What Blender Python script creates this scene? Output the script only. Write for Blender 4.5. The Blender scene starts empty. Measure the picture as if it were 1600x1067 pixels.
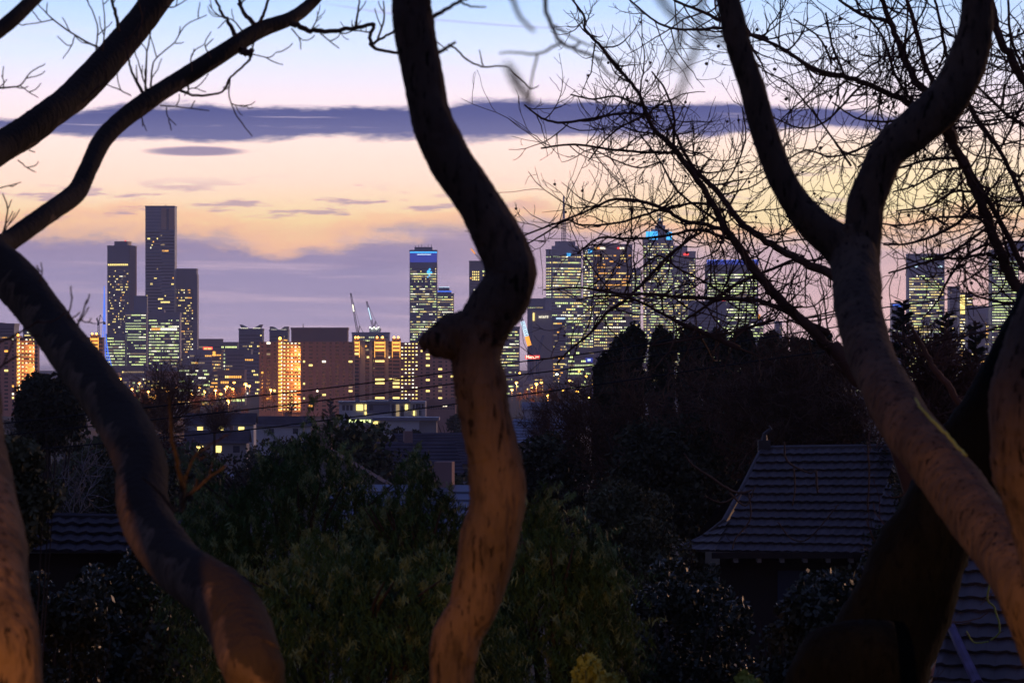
import bpy, math, random
import numpy as np
from mathutils import Vector

sc = bpy.context.scene
COL = sc.collection
R = math.radians
FP = 6000.0            # focal length in pixels of the 1600 px wide photograph
HY = 545.0             # picture row of the horizon
CZ = 50.0              # height of the camera above the plain the city stands on

# ------------------------------------------------------------------ camera
cam = bpy.data.objects.new('camera', bpy.data.cameras.new('camera'))
COL.objects.link(cam); sc.camera = cam
cam.location = (0, 0, CZ); cam.rotation_euler = (R(90), 0, 0)
cd = cam.data
cd.sensor_fit = 'HORIZONTAL'; cd.sensor_width = 36; cd.lens = 36 * FP / 1600
cd.shift_y = (HY - 533.5) / 1600
cd.clip_start = 0.2; cd.clip_end = 40000
cd.dof.use_dof = True; cd.dof.focus_distance = 2500; cd.dof.aperture_fstop = 14; cd.dof.aperture_blades = 7
sc.view_settings.view_transform = 'Standard'; sc.view_settings.look = 'None'
sc.view_settings.exposure = 0.0; sc.view_settings.gamma = 1.0
sc.cycles.use_denoising = True
sc.cycles.max_bounces = 5; sc.cycles.diffuse_bounces = 2; sc.cycles.glossy_bounces = 2
sc.cycles.volume_bounces = 0; sc.cycles.sample_clamp_indirect = 3

def lin(r, g, b, k=1.0):
    f = lambda c: (c / 12.92 if c <= .04045 else ((c + .055) / 1.055) ** 2.4) * k
    return (f(r / 255), f(g / 255), f(b / 255), 1)

# ------------------------------------------------------------------ sky
SUN_AZ, SUN_EL = 44.0, 1.2       # degrees to the right of the view axis, degrees above the horizon
world = bpy.data.worlds.new('World'); sc.world = world; world.use_nodes = True
NT = world.node_tree; NT.nodes.clear()
class S:                          # a socket with arithmetic
    def __init__(s, k): s.k = k
    def __add__(a, b): return M('ADD', a, b)
    def __radd__(a, b): return M('ADD', b, a)
    def __sub__(a, b): return M('SUBTRACT', a, b)
    def __rsub__(a, b): return M('SUBTRACT', b, a)
    def __mul__(a, b): return M('MULTIPLY', a, b)
    def __rmul__(a, b): return M('MULTIPLY', b, a)
    def __truediv__(a, b): return M('DIVIDE', a, b)
def put(sock, v):
    if isinstance(v, S): NT.links.new(v.k, sock)
    else: sock.default_value = v
def M(op, a, b=None, clamp=False):
    n = NT.nodes.new('ShaderNodeMath'); n.operation = op; n.use_clamp = clamp
    put(n.inputs[0], a)
    if b is not None: put(n.inputs[1], b)
    return S(n.outputs[0])
def smooth(v, lo, hi, a=0.0, b=1.0):
    n = NT.nodes.new('ShaderNodeMapRange'); n.interpolation_type = 'SMOOTHSTEP'
    put(n.inputs['Value'], v); n.inputs['From Min'].default_value = lo; n.inputs['From Max'].default_value = hi
    n.inputs['To Min'].default_value = a; n.inputs['To Max'].default_value = b
    return S(n.outputs[0])
def step(v, lo, hi):              # also for lo > hi
    return smooth(v, lo, hi) if lo < hi else 1.0 - smooth(v, hi, lo)
def noise(u, v, seed, detail=4, rough=.55):
    c = NT.nodes.new('ShaderNodeCombineXYZ'); put(c.inputs[0], u); put(c.inputs[1], v); put(c.inputs[2], seed)
    n = NT.nodes.new('ShaderNodeTexNoise'); n.inputs['Scale'].default_value = 1
    n.inputs['Detail'].default_value = detail; n.inputs['Roughness'].default_value = rough
    NT.links.new(c.outputs[0], n.inputs['Vector'])
    return S(n.outputs['Fac'])
def mix(f, a, b):
    n = NT.nodes.new('ShaderNodeMix'); n.data_type = 'RGBA'
    put(n.inputs[0], f); put(n.inputs[6], a); put(n.inputs[7], b)
    return S(n.outputs[2])
def ramp(v, lo, hi, stops):
    m = NT.nodes.new('ShaderNodeMapRange'); put(m.inputs['Value'], v)
    m.inputs['From Min'].default_value = lo; m.inputs['From Max'].default_value = hi
    n = NT.nodes.new('ShaderNodeValToRGB'); NT.links.new(m.outputs[0], n.inputs[0])
    e = n.color_ramp.elements
    while len(e) < len(stops): e.new(.5)
    for q, (p, c) in zip(e, stops): q.position = (p - lo) / (hi - lo); q.color = c
    return S(n.outputs[0])

tc = NT.nodes.new('ShaderNodeTexCoord'); sp = NT.nodes.new('ShaderNodeSeparateXYZ')
NT.links.new(tc.outputs['Generated'], sp.inputs[0])
dx, dy, dz = (S(sp.outputs[i]) for i in range(3))
U = M('ARCTAN2', dx, dy) * 60.0          # azimuth, in units of 1/60 rad, 0 = west
V = M('ARCSINE', dz) * 60.0              # elevation, same unit
# clear dusk sky by elevation
clear = ramp(V, 0, 10, [(0, lin(226, 176, 176)), (1.3, lin(255, 198, 158)), (2.0, lin(255, 220, 164)), (2.6, lin(255, 222, 200)),
                        (3.2, lin(253, 224, 212)), (3.9, lin(240, 222, 230)), (4.6, lin(210, 219, 242)),
                        (5.4, lin(176, 204, 243)), (7.0, lin(140, 172, 226)), (10, lin(92, 122, 190))])
glow = step(M('ABSOLUTE', U - 6.0), 5.0, 0.5) * step(M('ABSOLUTE', V - 2.3), 1.3, 0.1)
clear = mix(glow * .85, clear, lin(255, 234, 178))
# soft haze streaks high up
hs = step(noise(U * .35, V * 3.2, 3.1), .5, .75) * step(V, 3.2, 4.2) * .3
clear = mix(hs, clear, lin(228, 210, 228))
# cloud bank along the horizon
wob = noise(U * .5, V * 1.3, 7.7, 7, .62) - .5
top = 1.72 + .13 * M('SINE', U * .9 + 1.2)
bank = step(V + wob * 1.5 - top, .20, -.20)
bankcol = ramp(V, 0, 2.2, [(0, lin(172, 158, 186)), (.5, lin(166, 154, 186)), (1.2, lin(152, 143, 180)), (2.2, lin(158, 136, 164))])
streak = step(noise(U * .25 + V * .2, V * 4.2, 1.9, 6, .6), .47, .68)
bankcol = mix(streak * .7, bankcol, lin(204, 180, 200))
stk2 = step(noise(U * .3, V * 2.4, 44.0, 6, .65), .5, .66)
bankcol = mix(stk2 * .4, bankcol, lin(132, 124, 166))
bankcol = mix(step(U, -2.5, 3.5) * .7, bankcol, lin(226, 190, 190))
rosy = step(U, 2.5, 7.0) * step(V, 2.0, .2)
bankcol = mix(rosy * .8, bankcol, lin(248, 198, 188))
edge = step(M('ABSOLUTE', V + wob * 1.5 - top - .14), .32, .0)
clear = mix(edge * .75, clear, lin(255, 196, 156))
sky = mix(bank * step(U, 7.6, 4.6) * .97 + bank * step(U, 4.6, 7.6) * .8, clear, bankcol)
# scattered small flat clouds above the bank
sm = step(noise(U * .9, V * 6.0, 12.3, 7, .62), .515, .62) * step(V, 1.9, 2.1) * step(V, 2.75, 2.35) * step(U, 1.2, -1.0)
sm2 = step(noise(U * .6, V * 5.0, 33.3, 7, .62), .52, .64) * step(V, 1.8, 2.0) * step(V, 3.1, 2.6) * step(U, 1.5, 3.5)
sky = mix(M('MAXIMUM', sm, sm2 * .8) * .75, sky, lin(176, 146, 168))
# lens-shaped cloud over the tall tower
eu = (U + 4.95) / .85; ev = (V - 3.07 + wob * .05) / .085
lens = step(eu * eu + ev * ev + wob * .9, 1.15, .25)
sky = mix(lens * .85, sky, lin(122, 110, 148))
# the long dark band
bw = noise(U * .55, V * 2.2, 21.0, 8, .64) - .5
bh = step(U, -8.2, -5.6) * .15 + step(U, -2.5, -.4) * .05 + .095 - step(U, 2.5, 6.2) * .16
bc = 3.55 + .04 * M('SINE', U * .55 + .4) - step(U, -5.5, -8.0) * .12
band = step(M('ABSOLUTE', V - bc + bw * .5) - bh, .06, -.07) * step(U, 7.4, 5.6)
slit = step(noise(U * .4, V * 8.0, 5.0, 7, .62), .58, .72) * .4
bandcol = mix(step(V, 3.3, 3.75), lin(80, 88, 140), lin(40, 60, 124))
bandcol = mix(slit, bandcol, lin(214, 196, 212))
sky = mix(band * .94, sky, bandcol)
# thin mauve trail high up
tr = step(M('ABSOLUTE', V - 5.03 + .06 * U - .02 * U * U + wob * .06), .035, .0) * step(U, -3.4, -2.2) * step(U, 1.9, .2)
sky = mix(tr * .35, sky, lin(150, 140, 180))
# the rest of the dome: deep blue overhead, dim violet in the east
high = ramp(V, 0, 95, [(0, lin(64, 56, 66)), (12, lin(62, 60, 80)), (35, lin(62, 68, 104)), (60, lin(62, 72, 120)), (95, lin(56, 68, 116))])
away = step(M('ABSOLUTE', U), 25.0, 75.0)
sky = mix(M('MAXIMUM', step(V, 8.0, 26.0), away), sky, high)
sky = mix(step(V, -.02, -.6), sky, lin(60, 56, 72))
nis = NT.nodes.new('ShaderNodeTexSky'); nis.sky_type = 'NISHITA'; nis.sun_disc = False
nis.sun_elevation = R(SUN_EL); nis.sun_rotation = R(SUN_AZ); nis.altitude = 60
bg1 = NT.nodes.new('ShaderNodeBackground'); bg2 = NT.nodes.new('ShaderNodeBackground')
SKY_GAIN = 1.5
put(bg1.inputs[0], sky); bg1.inputs[1].default_value = SKY_GAIN
NT.links.new(nis.outputs[0], bg2.inputs[0]); bg2.inputs[1].default_value = 0.0015
ad = NT.nodes.new('ShaderNodeAddShader'); wo = NT.nodes.new('ShaderNodeOutputWorld')
NT.links.new(bg1.outputs[0], ad.inputs[0]); NT.links.new(bg2.outputs[0], ad.inputs[1]); NT.links.new(ad.outputs[0], wo.inputs[0])

# afterglow of the sun just set behind the right of the skyline
sun = bpy.data.objects.new('sun', bpy.data.lights.new('sun', 'SUN')); COL.objects.link(sun)
sun.data.energy = 1.1; sun.data.color = (1, .55, .3); sun.data.angle = R(10)
a_, e_ = R(SUN_AZ), R(SUN_EL + 2)
sun.rotation_euler = Vector((math.sin(a_) * math.cos(e_), math.cos(a_) * math.cos(e_), math.sin(e_))).to_track_quat('Z', 'Y').to_euler()

# ------------------------------------------------------------------ helpers
def tz(d):                       # height of the ground at distance d
    return float(np.interp(d, [-80, 0, 12, 25, 45, 100, 180, 400, 1000, 1700, 2600, 4000, 12000],
                           [50, 48, 46.4, 45, 43.6, 41.4, 35, 26, 16, 9, 3, 0, 0]))
def P(px, py, d):                # where the photograph's pixel lies at distance d
    return np.array([(px - 800) / FP * d, d, CZ - (py - HY) / FP * d])

def mat(name, col, rough=.7, spec=.3, metal=0, emit=None, es=1.0, var=.0, scale=4.0, bump=0, bscale=20, stretch=None):
    m = bpy.data.materials.new(name); m.use_nodes = True
    nt = m.node_tree; b = nt.nodes['Principled BSDF']
    b.inputs['Base Color'].default_value = (*col, 1); b.inputs['Roughness'].default_value = rough
    b.inputs['Specular IOR Level'].default_value = spec; b.inputs['Metallic'].default_value = metal
    if emit:
        b.inputs['Emission Color'].default_value = (*emit, 1); b.inputs['Emission Strength'].default_value = es
        m.cycles.emission_sampling = 'NONE'
    if var or bump:
        t = nt.nodes.new('ShaderNodeTexCoord'); mp = nt.nodes.new('ShaderNodeMapping')
        nt.links.new(t.outputs['Object'], mp.inputs[0])
        if stretch: mp.inputs['Scale'].default_value = stretch
    if var:
        n = nt.nodes.new('ShaderNodeTexNoise'); n.inputs['Scale'].default_value = scale; n.inputs['Detail'].default_value = 5
        nt.links.new(mp.outputs[0], n.inputs['Vector'])
        r = nt.nodes.new('ShaderNodeValToRGB')
        r.color_ramp.elements[0].position = .3; r.color_ramp.elements[1].position = .7
        r.color_ramp.elements[0].color = (*[c * (1 - var) for c in col], 1)
        r.color_ramp.elements[1].color = (*[min(1, c * (1 + var)) for c in col], 1)
        nt.links.new(n.outputs['Fac'], r.inputs[0]); nt.links.new(r.outputs[0], b.inputs['Base Color'])
    if bump:
        n2 = nt.nodes.new('ShaderNodeTexNoise'); n2.inputs['Scale'].default_value = bscale; n2.inputs['Detail'].default_value = 6
        nt.links.new(mp.outputs[0], n2.inputs['Vector'])
        bp = nt.nodes.new('ShaderNodeBump'); bp.inputs['Strength'].default_value = bump; bp.inputs['Distance'].default_value = .05
        nt.links.new(n2.outputs['Fac'], bp.inputs['Height']); nt.links.new(bp.outputs[0], b.inputs['Normal'])
    return m

def catmull(pts, rad, n=6):
    p = np.asarray(pts, float); r = np.asarray(rad, float)
    if len(p) < 3:
        t = np.linspace(0, 1, n + 1)[:, None]
        return p[0] * (1 - t) + p[1] * t, r[0] * (1 - t[:, 0]) + r[1] * t[:, 0]
    q = np.vstack([2 * p[0] - p[1], p, 2 * p[-1] - p[-2]]); out = []; ro = []
    for i in range(len(p) - 1):
        a, b, c, d = q[i:i + 4]
        for k in range(n):
            t = k / n
            out.append(.5 * (2 * b + (c - a) * t + (2 * a - 5 * b + 4 * c - d) * t * t + (3 * b - a - 3 * c + d) * t ** 3))
            ro.append(r[i] * (1 - t) + r[i + 1] * t)
    out.append(p[-1]); ro.append(r[-1])
    return np.array(out), np.array(ro)

_CS = {}
class MB:                        # collects faces for one mesh object
    def __init__(s): s.v = []; s.f = []; s.m = []
    def quad(s, a, b, c, d, m=0):
        n = len(s.v); s.v += [tuple(a), tuple(b), tuple(c), tuple(d)]; s.f.append((n, n + 1, n + 2, n + 3)); s.m.append(m)
    def poly(s, pts, m=0):
        n = len(s.v); s.v += [tuple(q) for q in pts]; s.f.append(tuple(range(n, n + len(pts)))); s.m.append(m)
    def box(s, x0, x1, y0, y1, z0, z1, m=0):
        n = len(s.v)
        s.v += [(x0, y0, z0), (x1, y0, z0), (x1, y1, z0), (x0, y1, z0), (x0, y0, z1), (x1, y0, z1), (x1, y1, z1), (x0, y1, z1)]
        for q in ((0, 3, 2, 1), (4, 5, 6, 7), (0, 1, 5, 4), (1, 2, 6, 5), (2, 3, 7, 6), (3, 0, 4, 7)):
            s.f.append(tuple(n + i for i in q)); s.m.append(m)
    def prism(s, pts, z0, z1, m=0, top=None):     # vertical prism over a plan outline, optional top outline
        top = top or pts; n = len(s.v); k = len(pts)
        s.v += [(x, y, z0) for x, y in pts] + [(x, y, z1) for x, y in top]
        for i in range(k): s.f.append((n + i, n + (i + 1) % k, n + k + (i + 1) % k, n + k + i)); s.m.append(m)
        s.f.append(tuple(range(n + k, n + 2 * k))); s.m.append(m)
    def tube(s, pts, rad, seg=6, m=0, lump=0.0, rng=None, cap=True):
        pts = np.asarray(pts, float); N = len(pts)
        if np.isscalar(rad): rad = [rad] * N
        T = np.gradient(pts, axis=0); T /= np.linalg.norm(T, axis=1)[:, None] + 1e-12
        if seg not in _CS:
            a = np.arange(seg) * 2 * math.pi / seg; _CS[seg] = (np.cos(a), np.sin(a))
        ca, sa = _CS[seg]
        ref = np.array([0, 1.0, 0]) if abs(T[0][1]) < .9 else np.array([1.0, 0, 0])
        n0 = len(s.v)
        ph = rng.uniform(0, 6.28, 6) if lump else None
        for i in range(N):
            t = T[i]
            u = np.array([t[1] * ref[2] - t[2] * ref[1], t[2] * ref[0] - t[0] * ref[2], t[0] * ref[1] - t[1] * ref[0]])
            u /= math.sqrt(u @ u) + 1e-12
            w = np.array([u[1] * t[2] - u[2] * t[1], u[2] * t[0] - u[0] * t[2], u[0] * t[1] - u[1] * t[0]]); ref = w
            r = rad[i]
            if lump:
                a = np.arange(seg) * 2 * math.pi / seg
                r = r * (1 + lump * (.5 * np.sin(2 * a + ph[0] + i * .21) + .35 * np.sin(3 * a + ph[1] - i * .33)
                                     + .18 * np.sin(i * .37 + ph[2]) + .25 * np.sin(5 * a + i * .4 + ph[3]) + .12 * np.sin(i * 1.1 + 2 * a + ph[4])) + rng.normal(size=seg) * .012)
            ring = pts[i] + (np.outer(ca * r, u) + np.outer(sa * r, w))
            s.v += ring.tolist()
        for i in range(N - 1):
            b = n0 + i * seg
            for j in range(seg):
                k = (j + 1) % seg
                s.f.append((b + j, b + k, b + seg + k, b + seg + j)); s.m.append(m)
        if cap:
            s.f.append(tuple(n0 + j for j in range(seg))[::-1]); s.m.append(m)
            b = n0 + (N - 1) * seg; s.f.append(tuple(b + j for j in range(seg))); s.m.append(m)
    def ball(s, c, r, m=0, nu=8, nv=5, sq=1.0):
        n = len(s.v)
        for j in range(nv + 1):
            t = math.pi * j / nv
            for i in range(nu):
                a = 2 * math.pi * i / nu
                s.v.append((c[0] + r * math.sin(t) * math.cos(a), c[1] + r * math.sin(t) * math.sin(a), c[2] + r * sq * math.cos(t)))
        for j in range(nv):
            for i in range(nu):
                k = (i + 1) % nu
                s.f.append((n + j * nu + i, n + j * nu + k, n + (j + 1) * nu + k, n + (j + 1) * nu + i)); s.m.append(m)
    def build(s, name, mats, parent=None, world=False, smooth=False):
        me = bpy.data.meshes.new(name); me.from_pydata(s.v, [], s.f)
        for x in (mats if isinstance(mats, (list, tuple)) else [mats]): me.materials.append(x)
        me.polygons.foreach_set('material_index', s.m)
        if smooth: me.polygons.foreach_set('use_smooth', [True] * len(s.f))
        return link(name, me, parent, world)
def link(name, me, parent=None, world=False):
    o = bpy.data.objects.new(name, me); COL.objects.link(o)
    if parent:
        o.parent = parent
        if world: o.location = -parent.location
    return o
def tag(o, label=None, cat=None, group=None, kind=None):
    if label: o['label'] = label
    if cat: o['category'] = cat
    if group: o['group'] = group
    if kind: o['kind'] = kind
    return o
def thing(name, label, cat, loc, rz=0, group=None):
    o = bpy.data.objects.new(name, None); COL.objects.link(o)
    o.location = loc; o.rotation_euler = (0, 0, rz); o.empty_display_size = .5
    return tag(o, label, cat, group)

def leaf_faces(c, w, l, rng, down=0.0, axis=None):
    """diamond leaves at centres c: returns vertices and faces"""
    n = len(c)
    if axis is None:
        a = rng.normal(size=(n, 3)); a[:, 2] -= down
    else: a = axis + rng.normal(size=(n, 3)) * .25
    a /= np.linalg.norm(a, axis=1)[:, None]
    b = np.cross(a, rng.normal(size=(n, 3))); b /= np.linalg.norm(b, axis=1)[:, None]
    k = rng.uniform(.6, 1.3, n)[:, None]
    v = np.stack([c - a * l * k / 2, c + b * w * k / 2, c + a * l * k / 2, c - b * w * k / 2], 1).reshape(-1, 3)
    return v, np.arange(4 * n).reshape(n, 4)
def mesh_np(name, v, f, mats, mi=None):
    me = bpy.data.meshes.new(name)
    n = len(f); me.vertices.add(len(v)); me.vertices.foreach_set('co', np.asarray(v, np.float32).ravel())
    me.loops.add(n * 4); me.loops.foreach_set('vertex_index', np.asarray(f, np.int32).ravel())
    me.polygons.add(n); me.polygons.foreach_set('loop_start', np.arange(0, 4 * n, 4, dtype=np.int32))
    for x in (mats if isinstance(mats, (list, tuple)) else [mats]): me.materials.append(x)
    if mi is not None: me.polygons.foreach_set('material_index', np.asarray(mi, np.int32))
    me.update(calc_edges=True); me.validate()
    return me
def clumps(rng, n, c, rad, k, cr, flat=1.0):
    """n points on the shells of k clumps spread through an ellipsoid"""
    cc = rng.normal(size=(k, 3)); cc /= np.linalg.norm(cc, axis=1)[:, None]; cc *= rng.uniform(.35, 1.0, k)[:, None] ** .6
    cc = cc * (np.asarray(rad) * (1 - cr * .6)) + np.asarray(c)
    s = rng.uniform(.55, 1.25, k) * cr * np.mean(rad)
    i = rng.integers(0, k, n); d = rng.normal(size=(n, 3)); d /= np.linalg.norm(d, axis=1)[:, None]; d[:, 2] *= flat
    return cc[i] + d * (s[i] * rng.uniform(.45, 1.05, n) ** .5)[:, None]
def cat_mesh(parts):
    v = []; f = []; mi = []; n = 0
    for pv, pf, m in parts:
        v.append(pv); f.append(np.asarray(pf) + n); mi.append(np.full(len(pf), m)); n += len(pv)
    return np.vstack(v), np.vstack(f), np.concatenate(mi)

# ------------------------------------------------------------------ materials
mt = {}
def D(k, *a, **kw): mt[k] = mat(k, *a, **kw)
D('soil', (.045, .045, .035), .95, .1, var=.4, scale=.03)
D('wall_slate', (.20, .215, .29), .5, var=.15, scale=.02)
D('wall_blue', (.18, .235, .35), .4, .5, var=.15, scale=.02)
D('wall_grey', (.46, .46, .53), .7, var=.12, scale=.03)
D('wall_pale', (.34, .33, .35), .7, var=.1, scale=.03)
D('wall_brown', (.36, .26, .25), .7, var=.12, scale=.03)
D('wall_pink', (.42, .27, .24), .7, var=.1, scale=.03)  # also stands in for afterglow on a tower flank
D('wall_concrete', (.42, .38, .38), .8, var=.1, scale=.05)
D('brick', (.36, .235, .215), .85, .2, var=.15, scale=.2)
D('brick_red', (.26, .085, .06), .85, .2, var=.2, scale=.2)
D('white_render', (.62, .63, .66), .7, var=.06, scale=.3)
D('slab_white', (.5, .52, .58), .6)
D('glass', (.04, .05, .08), .18, .6)
D('bronze_panel', (.62, .42, .28), .35, .6, metal=.5, var=.1, scale=.05)
D('lit_yellow', (.1, .1, .1), emit=(1, .76, .22), es=2.0)
D('lit_green', (.1, .1, .1), emit=(.84, 1, .36), es=1.8)
D('lit_soft', (.1, .1, .1), emit=(1, .8, .32), es=1.0)
D('lit_pale', (.1, .1, .1), emit=(.86, 1, .5), es=0.9)
D('lit_white', (.1, .1, .1), emit=(1, .95, .68), es=2.4)
D('lit_amber', (.1, .1, .1), emit=(1, .46, .07), es=1.9)
D('lit_dim', (.1, .1, .1), emit=(.62, .44, .22), es=0.6)
D('lit_blue', (.1, .1, .1), emit=(.06, .2, 1), es=1.6)
D('lit_deepblue', (.03, .04, .2), emit=(.04, .07, .5), es=0.8)
D('lit_cyan', (.1, .1, .1), emit=(.05, .45, 1), es=2.0)
D('lit_icy', (.1, .1, .1), emit=(.6, .82, 1), es=1.6)
D('lit_red', (.1, .1, .1), emit=(1, .06, .04), es=1.8)
D('lit_orange', (.1, .1, .1), emit=(1, .33, .03), es=2.0)
D('sodium', (.1, .1, .1), emit=(1, .42, .06), es=9.0)
D('sodium_soft', (.1, .1, .1), emit=(1, .5, .1), es=3.0)
D('lamp_white', (.1, .1, .1), emit=(.9, 1, .72), es=7.0)
D('metal_dark', (.08, .08, .1), .5, .5)
D('crane_blue', (.05, .12, .3), .5)
D('roof_metal', (.22, .25, .32), .35, .5, metal=.3, var=.1, scale=.1)
D('roof_tile', (.064, .053, .056), .55, .4, var=.3, scale=3)
D('roof_violet', (.10, .075, .16), .5, .3, var=.3, scale=6)
D('roof_dark', (.036, .032, .04), .7, .2, var=.3, scale=3)
D('roof_slate', (.09, .08, .10), .9, .05, var=.25, scale=.4)
D('timber', (.035, .024, .02), .8)
D('weatherboard', (.34, .32, .32), .8, var=.1, scale=.5)
D('wire', (.012, .012, .014), .6)
D('leaf_dark', (.066, .07, .045), 0.8, 0.1, var=.45, scale=.6)
D('leaf_mid', (.07, .09, .045), 0.8, 0.1, var=.45, scale=.9)
D('leaf_olive', (.10, .105, .06), 0.8, 0.1, var=.4, scale=.8)
D('leaf_tip', (.15, .22, .085), .6, .2, var=.4, scale=2.5)
D('leaf_pepper', (.04, .088, .027), 0.7, 0.15, var=.5, scale=1.6)
D('leaf_lime', (.26, .31, .06), 0.7, 0.2, var=.4, scale=4)
D('leaf_gloss', (.045, .055, .035), 0.42, 0.28, var=.45, scale=3)
D('leaf_rust', (.10, .05, .03), .7, .2, var=.4, scale=.5)
D('needle', (.058, .062, .042), 0.8, 0.1, var=.4, scale=1.2)
D('twig', (.11, .06, .042), .85, .15, var=.25, scale=3)
D('twig_red', (.12, .075, .052), .85, .15, var=.3, scale=1.5)
D('bark_far', (.055, .045, .04), .9, .1)
D('bark_white', (.17, .16, .17), .8, .1, var=.2, scale=2)

def bark(name, base, patch, dark, seed, moss=False):
    m = bpy.data.materials.new(name); m.use_nodes = True; nt = m.node_tree; b = nt.nodes['Principled BSDF']
    b.inputs['Roughness'].default_value = .92; b.inputs['Specular IOR Level'].default_value = .06
    t = nt.nodes.new('ShaderNodeTexCoord')
    mp = nt.nodes.new('ShaderNodeMapping'); mp.inputs['Location'].default_value = (seed, 0, 0)
    nt.links.new(t.outputs['Object'], mp.inputs[0])
    def nz(scale, detail, st=(1, 1, 1)):
        q = nt.nodes.new('ShaderNodeMapping'); q.inputs['Scale'].default_value = st
        nt.links.new(mp.outputs[0], q.inputs[0])
        n = nt.nodes.new('ShaderNodeTexNoise'); n.inputs['Scale'].default_value = scale; n.inputs['Detail'].default_value = detail
        nt.links.new(q.outputs[0], n.inputs['Vector']); return n.outputs['Fac']
    def cr(f, p0, p1):
        r = nt.nodes.new('ShaderNodeMapRange'); r.interpolation_type = 'SMOOTHSTEP'
        r.inputs['From Min'].default_value = p0; r.inputs['From Max'].default_value = p1
        nt.links.new(f, r.inputs['Value']); return r.outputs[0]
    def mx(f, a, c):
        n = nt.nodes.new('ShaderNodeMix'); n.data_type = 'RGBA'; nt.links.new(f, n.inputs[0])
        for i, x in ((6, a), (7, c)):
            if isinstance(x, tuple): n.inputs[i].default_value = (*x, 1)
            else: nt.links.new(x, n.inputs[i])
        return n.outputs[2]
    c = mx(cr(nz(8, 5, (1, 1, .5)), .42, .6), base, patch)
    c = mx(cr(nz(38, 5, (1, 1, .35)), .5, .75), c, tuple(x * .55 for x in base))
    c = mx(cr(nz(22, 2, (1.4, 1.4, .5)), .66, .72), c, dark)
    c = mx(cr(nz(70, 6, (1, 1, .22)), .575, .69), c, dark)
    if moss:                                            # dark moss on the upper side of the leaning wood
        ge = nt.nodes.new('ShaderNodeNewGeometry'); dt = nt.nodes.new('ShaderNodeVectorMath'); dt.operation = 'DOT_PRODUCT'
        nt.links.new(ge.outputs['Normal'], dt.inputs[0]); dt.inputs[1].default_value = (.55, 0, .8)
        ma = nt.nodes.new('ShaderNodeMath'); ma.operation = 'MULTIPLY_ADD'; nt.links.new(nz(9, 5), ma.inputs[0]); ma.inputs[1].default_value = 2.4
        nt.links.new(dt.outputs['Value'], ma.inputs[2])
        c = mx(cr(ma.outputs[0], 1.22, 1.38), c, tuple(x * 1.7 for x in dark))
    nt.links.new(c, b.inputs['Base Color'])
    bp = nt.nodes.new('ShaderNodeBump'); bp.inputs['Strength'].default_value = .9; bp.inputs['Distance'].default_value = .015
    nt.links.new(nz(45, 6, (1, 1, .3)), bp.inputs['Height']); nt.links.new(bp.outputs[0], b.inputs['Normal'])
    mt[name] = m
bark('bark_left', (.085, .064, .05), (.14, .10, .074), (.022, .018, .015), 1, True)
bark('bark_warm', (.085, .062, .046), (.135, .095, .065), (.02, .016, .014), 3)
bark('bark_centre', (.072, .056, .046), (.105, .078, .06), (.016, .013, .012), 5)
bark('bark_plane', (.074, .057, .045), (.108, .08, .058), (.016, .013, .011), 9)
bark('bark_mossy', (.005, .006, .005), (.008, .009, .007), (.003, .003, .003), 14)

# ------------------------------------------------------------------ ground
def ground():
    ds = [-80, -40, -15, 0, 12, 25, 45, 70, 100, 140, 180, 280, 400, 650, 1000, 1700, 2600, 4000, 6000, 8800]
    mb = MB(); nx = 24
    for d in ds:
        w = max(120, abs(d) * .75 + 60)
        mb.v += [((i / nx * 2 - 1) * w, d, tz(d)) for i in range(nx + 1)]
    for j in range(len(ds) - 1):
        for i in range(nx):
            a = j * (nx + 1) + i; mb.f.append((a, a + 1, a + nx + 2, a + nx + 1)); mb.m.append(0)
    tag(mb.build('ground', mt['soil'], smooth=True), kind='structure')
ground()

# ------------------------------------------------------------------ towers of the city
rs = random.Random(5)
PAL = {'office': [('lit_yellow', 4), ('lit_green', 5), ('lit_white', 2), ('lit_dim', 4), ('lit_soft', 5), ('lit_pale', 5)],
       'green': [('lit_green', 7), ('lit_white', 2), ('lit_dim', 3), ('lit_pale', 6)],
       'home': [('lit_yellow', 6), ('lit_dim', 4), ('lit_amber', 2), ('lit_white', 1)],
       'warm': [('lit_amber', 5), ('lit_yellow', 5), ('lit_dim', 3)],
       'flat': [('lit_yellow', 5), ('lit_white', 3), ('lit_amber', 1)]}
def face_pt(face, w, dp, u, z, out=.25):          # u from 0 (left) to 1 (right) on the face as one looks at it
    if face == 'f': return ((u - .5) * w, -dp / 2 - out, z)
    if face == 'r': return (w / 2 + out, (u - .5) * dp, z)
    return (-w / 2 - out, (.5 - u) * dp, z)
def storeys(root, w, dp, z0, z1, nfl, faces, lit=.5, pal='office', hfrac=.4, wfrac=.68, run=.62, even=False, name='window_row', rnd=None):
    """one object per storey: the strip of its windows, lit and unlit"""
    rnd = rnd or rs; p = PAL[pal]; names = ['glass'] + [q[0] for q in p]; ws = [q[1] for q in p]
    mats = [mt[n] for n in names]; fh = (z1 - z0) / nfl
    for k in range(nfl):
        mb = MB(); zb = z0 + (k + (1 - hfrac) * .4) * fh; zt = zb + hfrac * fh
        fl = lit if even else min(.97, lit * rnd.choice((.45, .8, 1, 1.2, 1.4)))
        for face, u0, u1, nc in faces:
            st = 0
            for c in range(nc):
                if c == 0 or rnd.random() > run:
                    st = 0 if rnd.random() > fl else rnd.choices(range(1, len(names)), ws)[0]
                a = u0 + (u1 - u0) * (c + (1 - wfrac) / 2) / nc; b = a + (u1 - u0) * wfrac / nc
                mb.quad(face_pt(face, w, dp, a, zb), face_pt(face, w, dp, b, zb), face_pt(face, w, dp, b, zt), face_pt(face, w, dp, a, zt), st)
        mb.build(name, mats, root)
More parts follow.
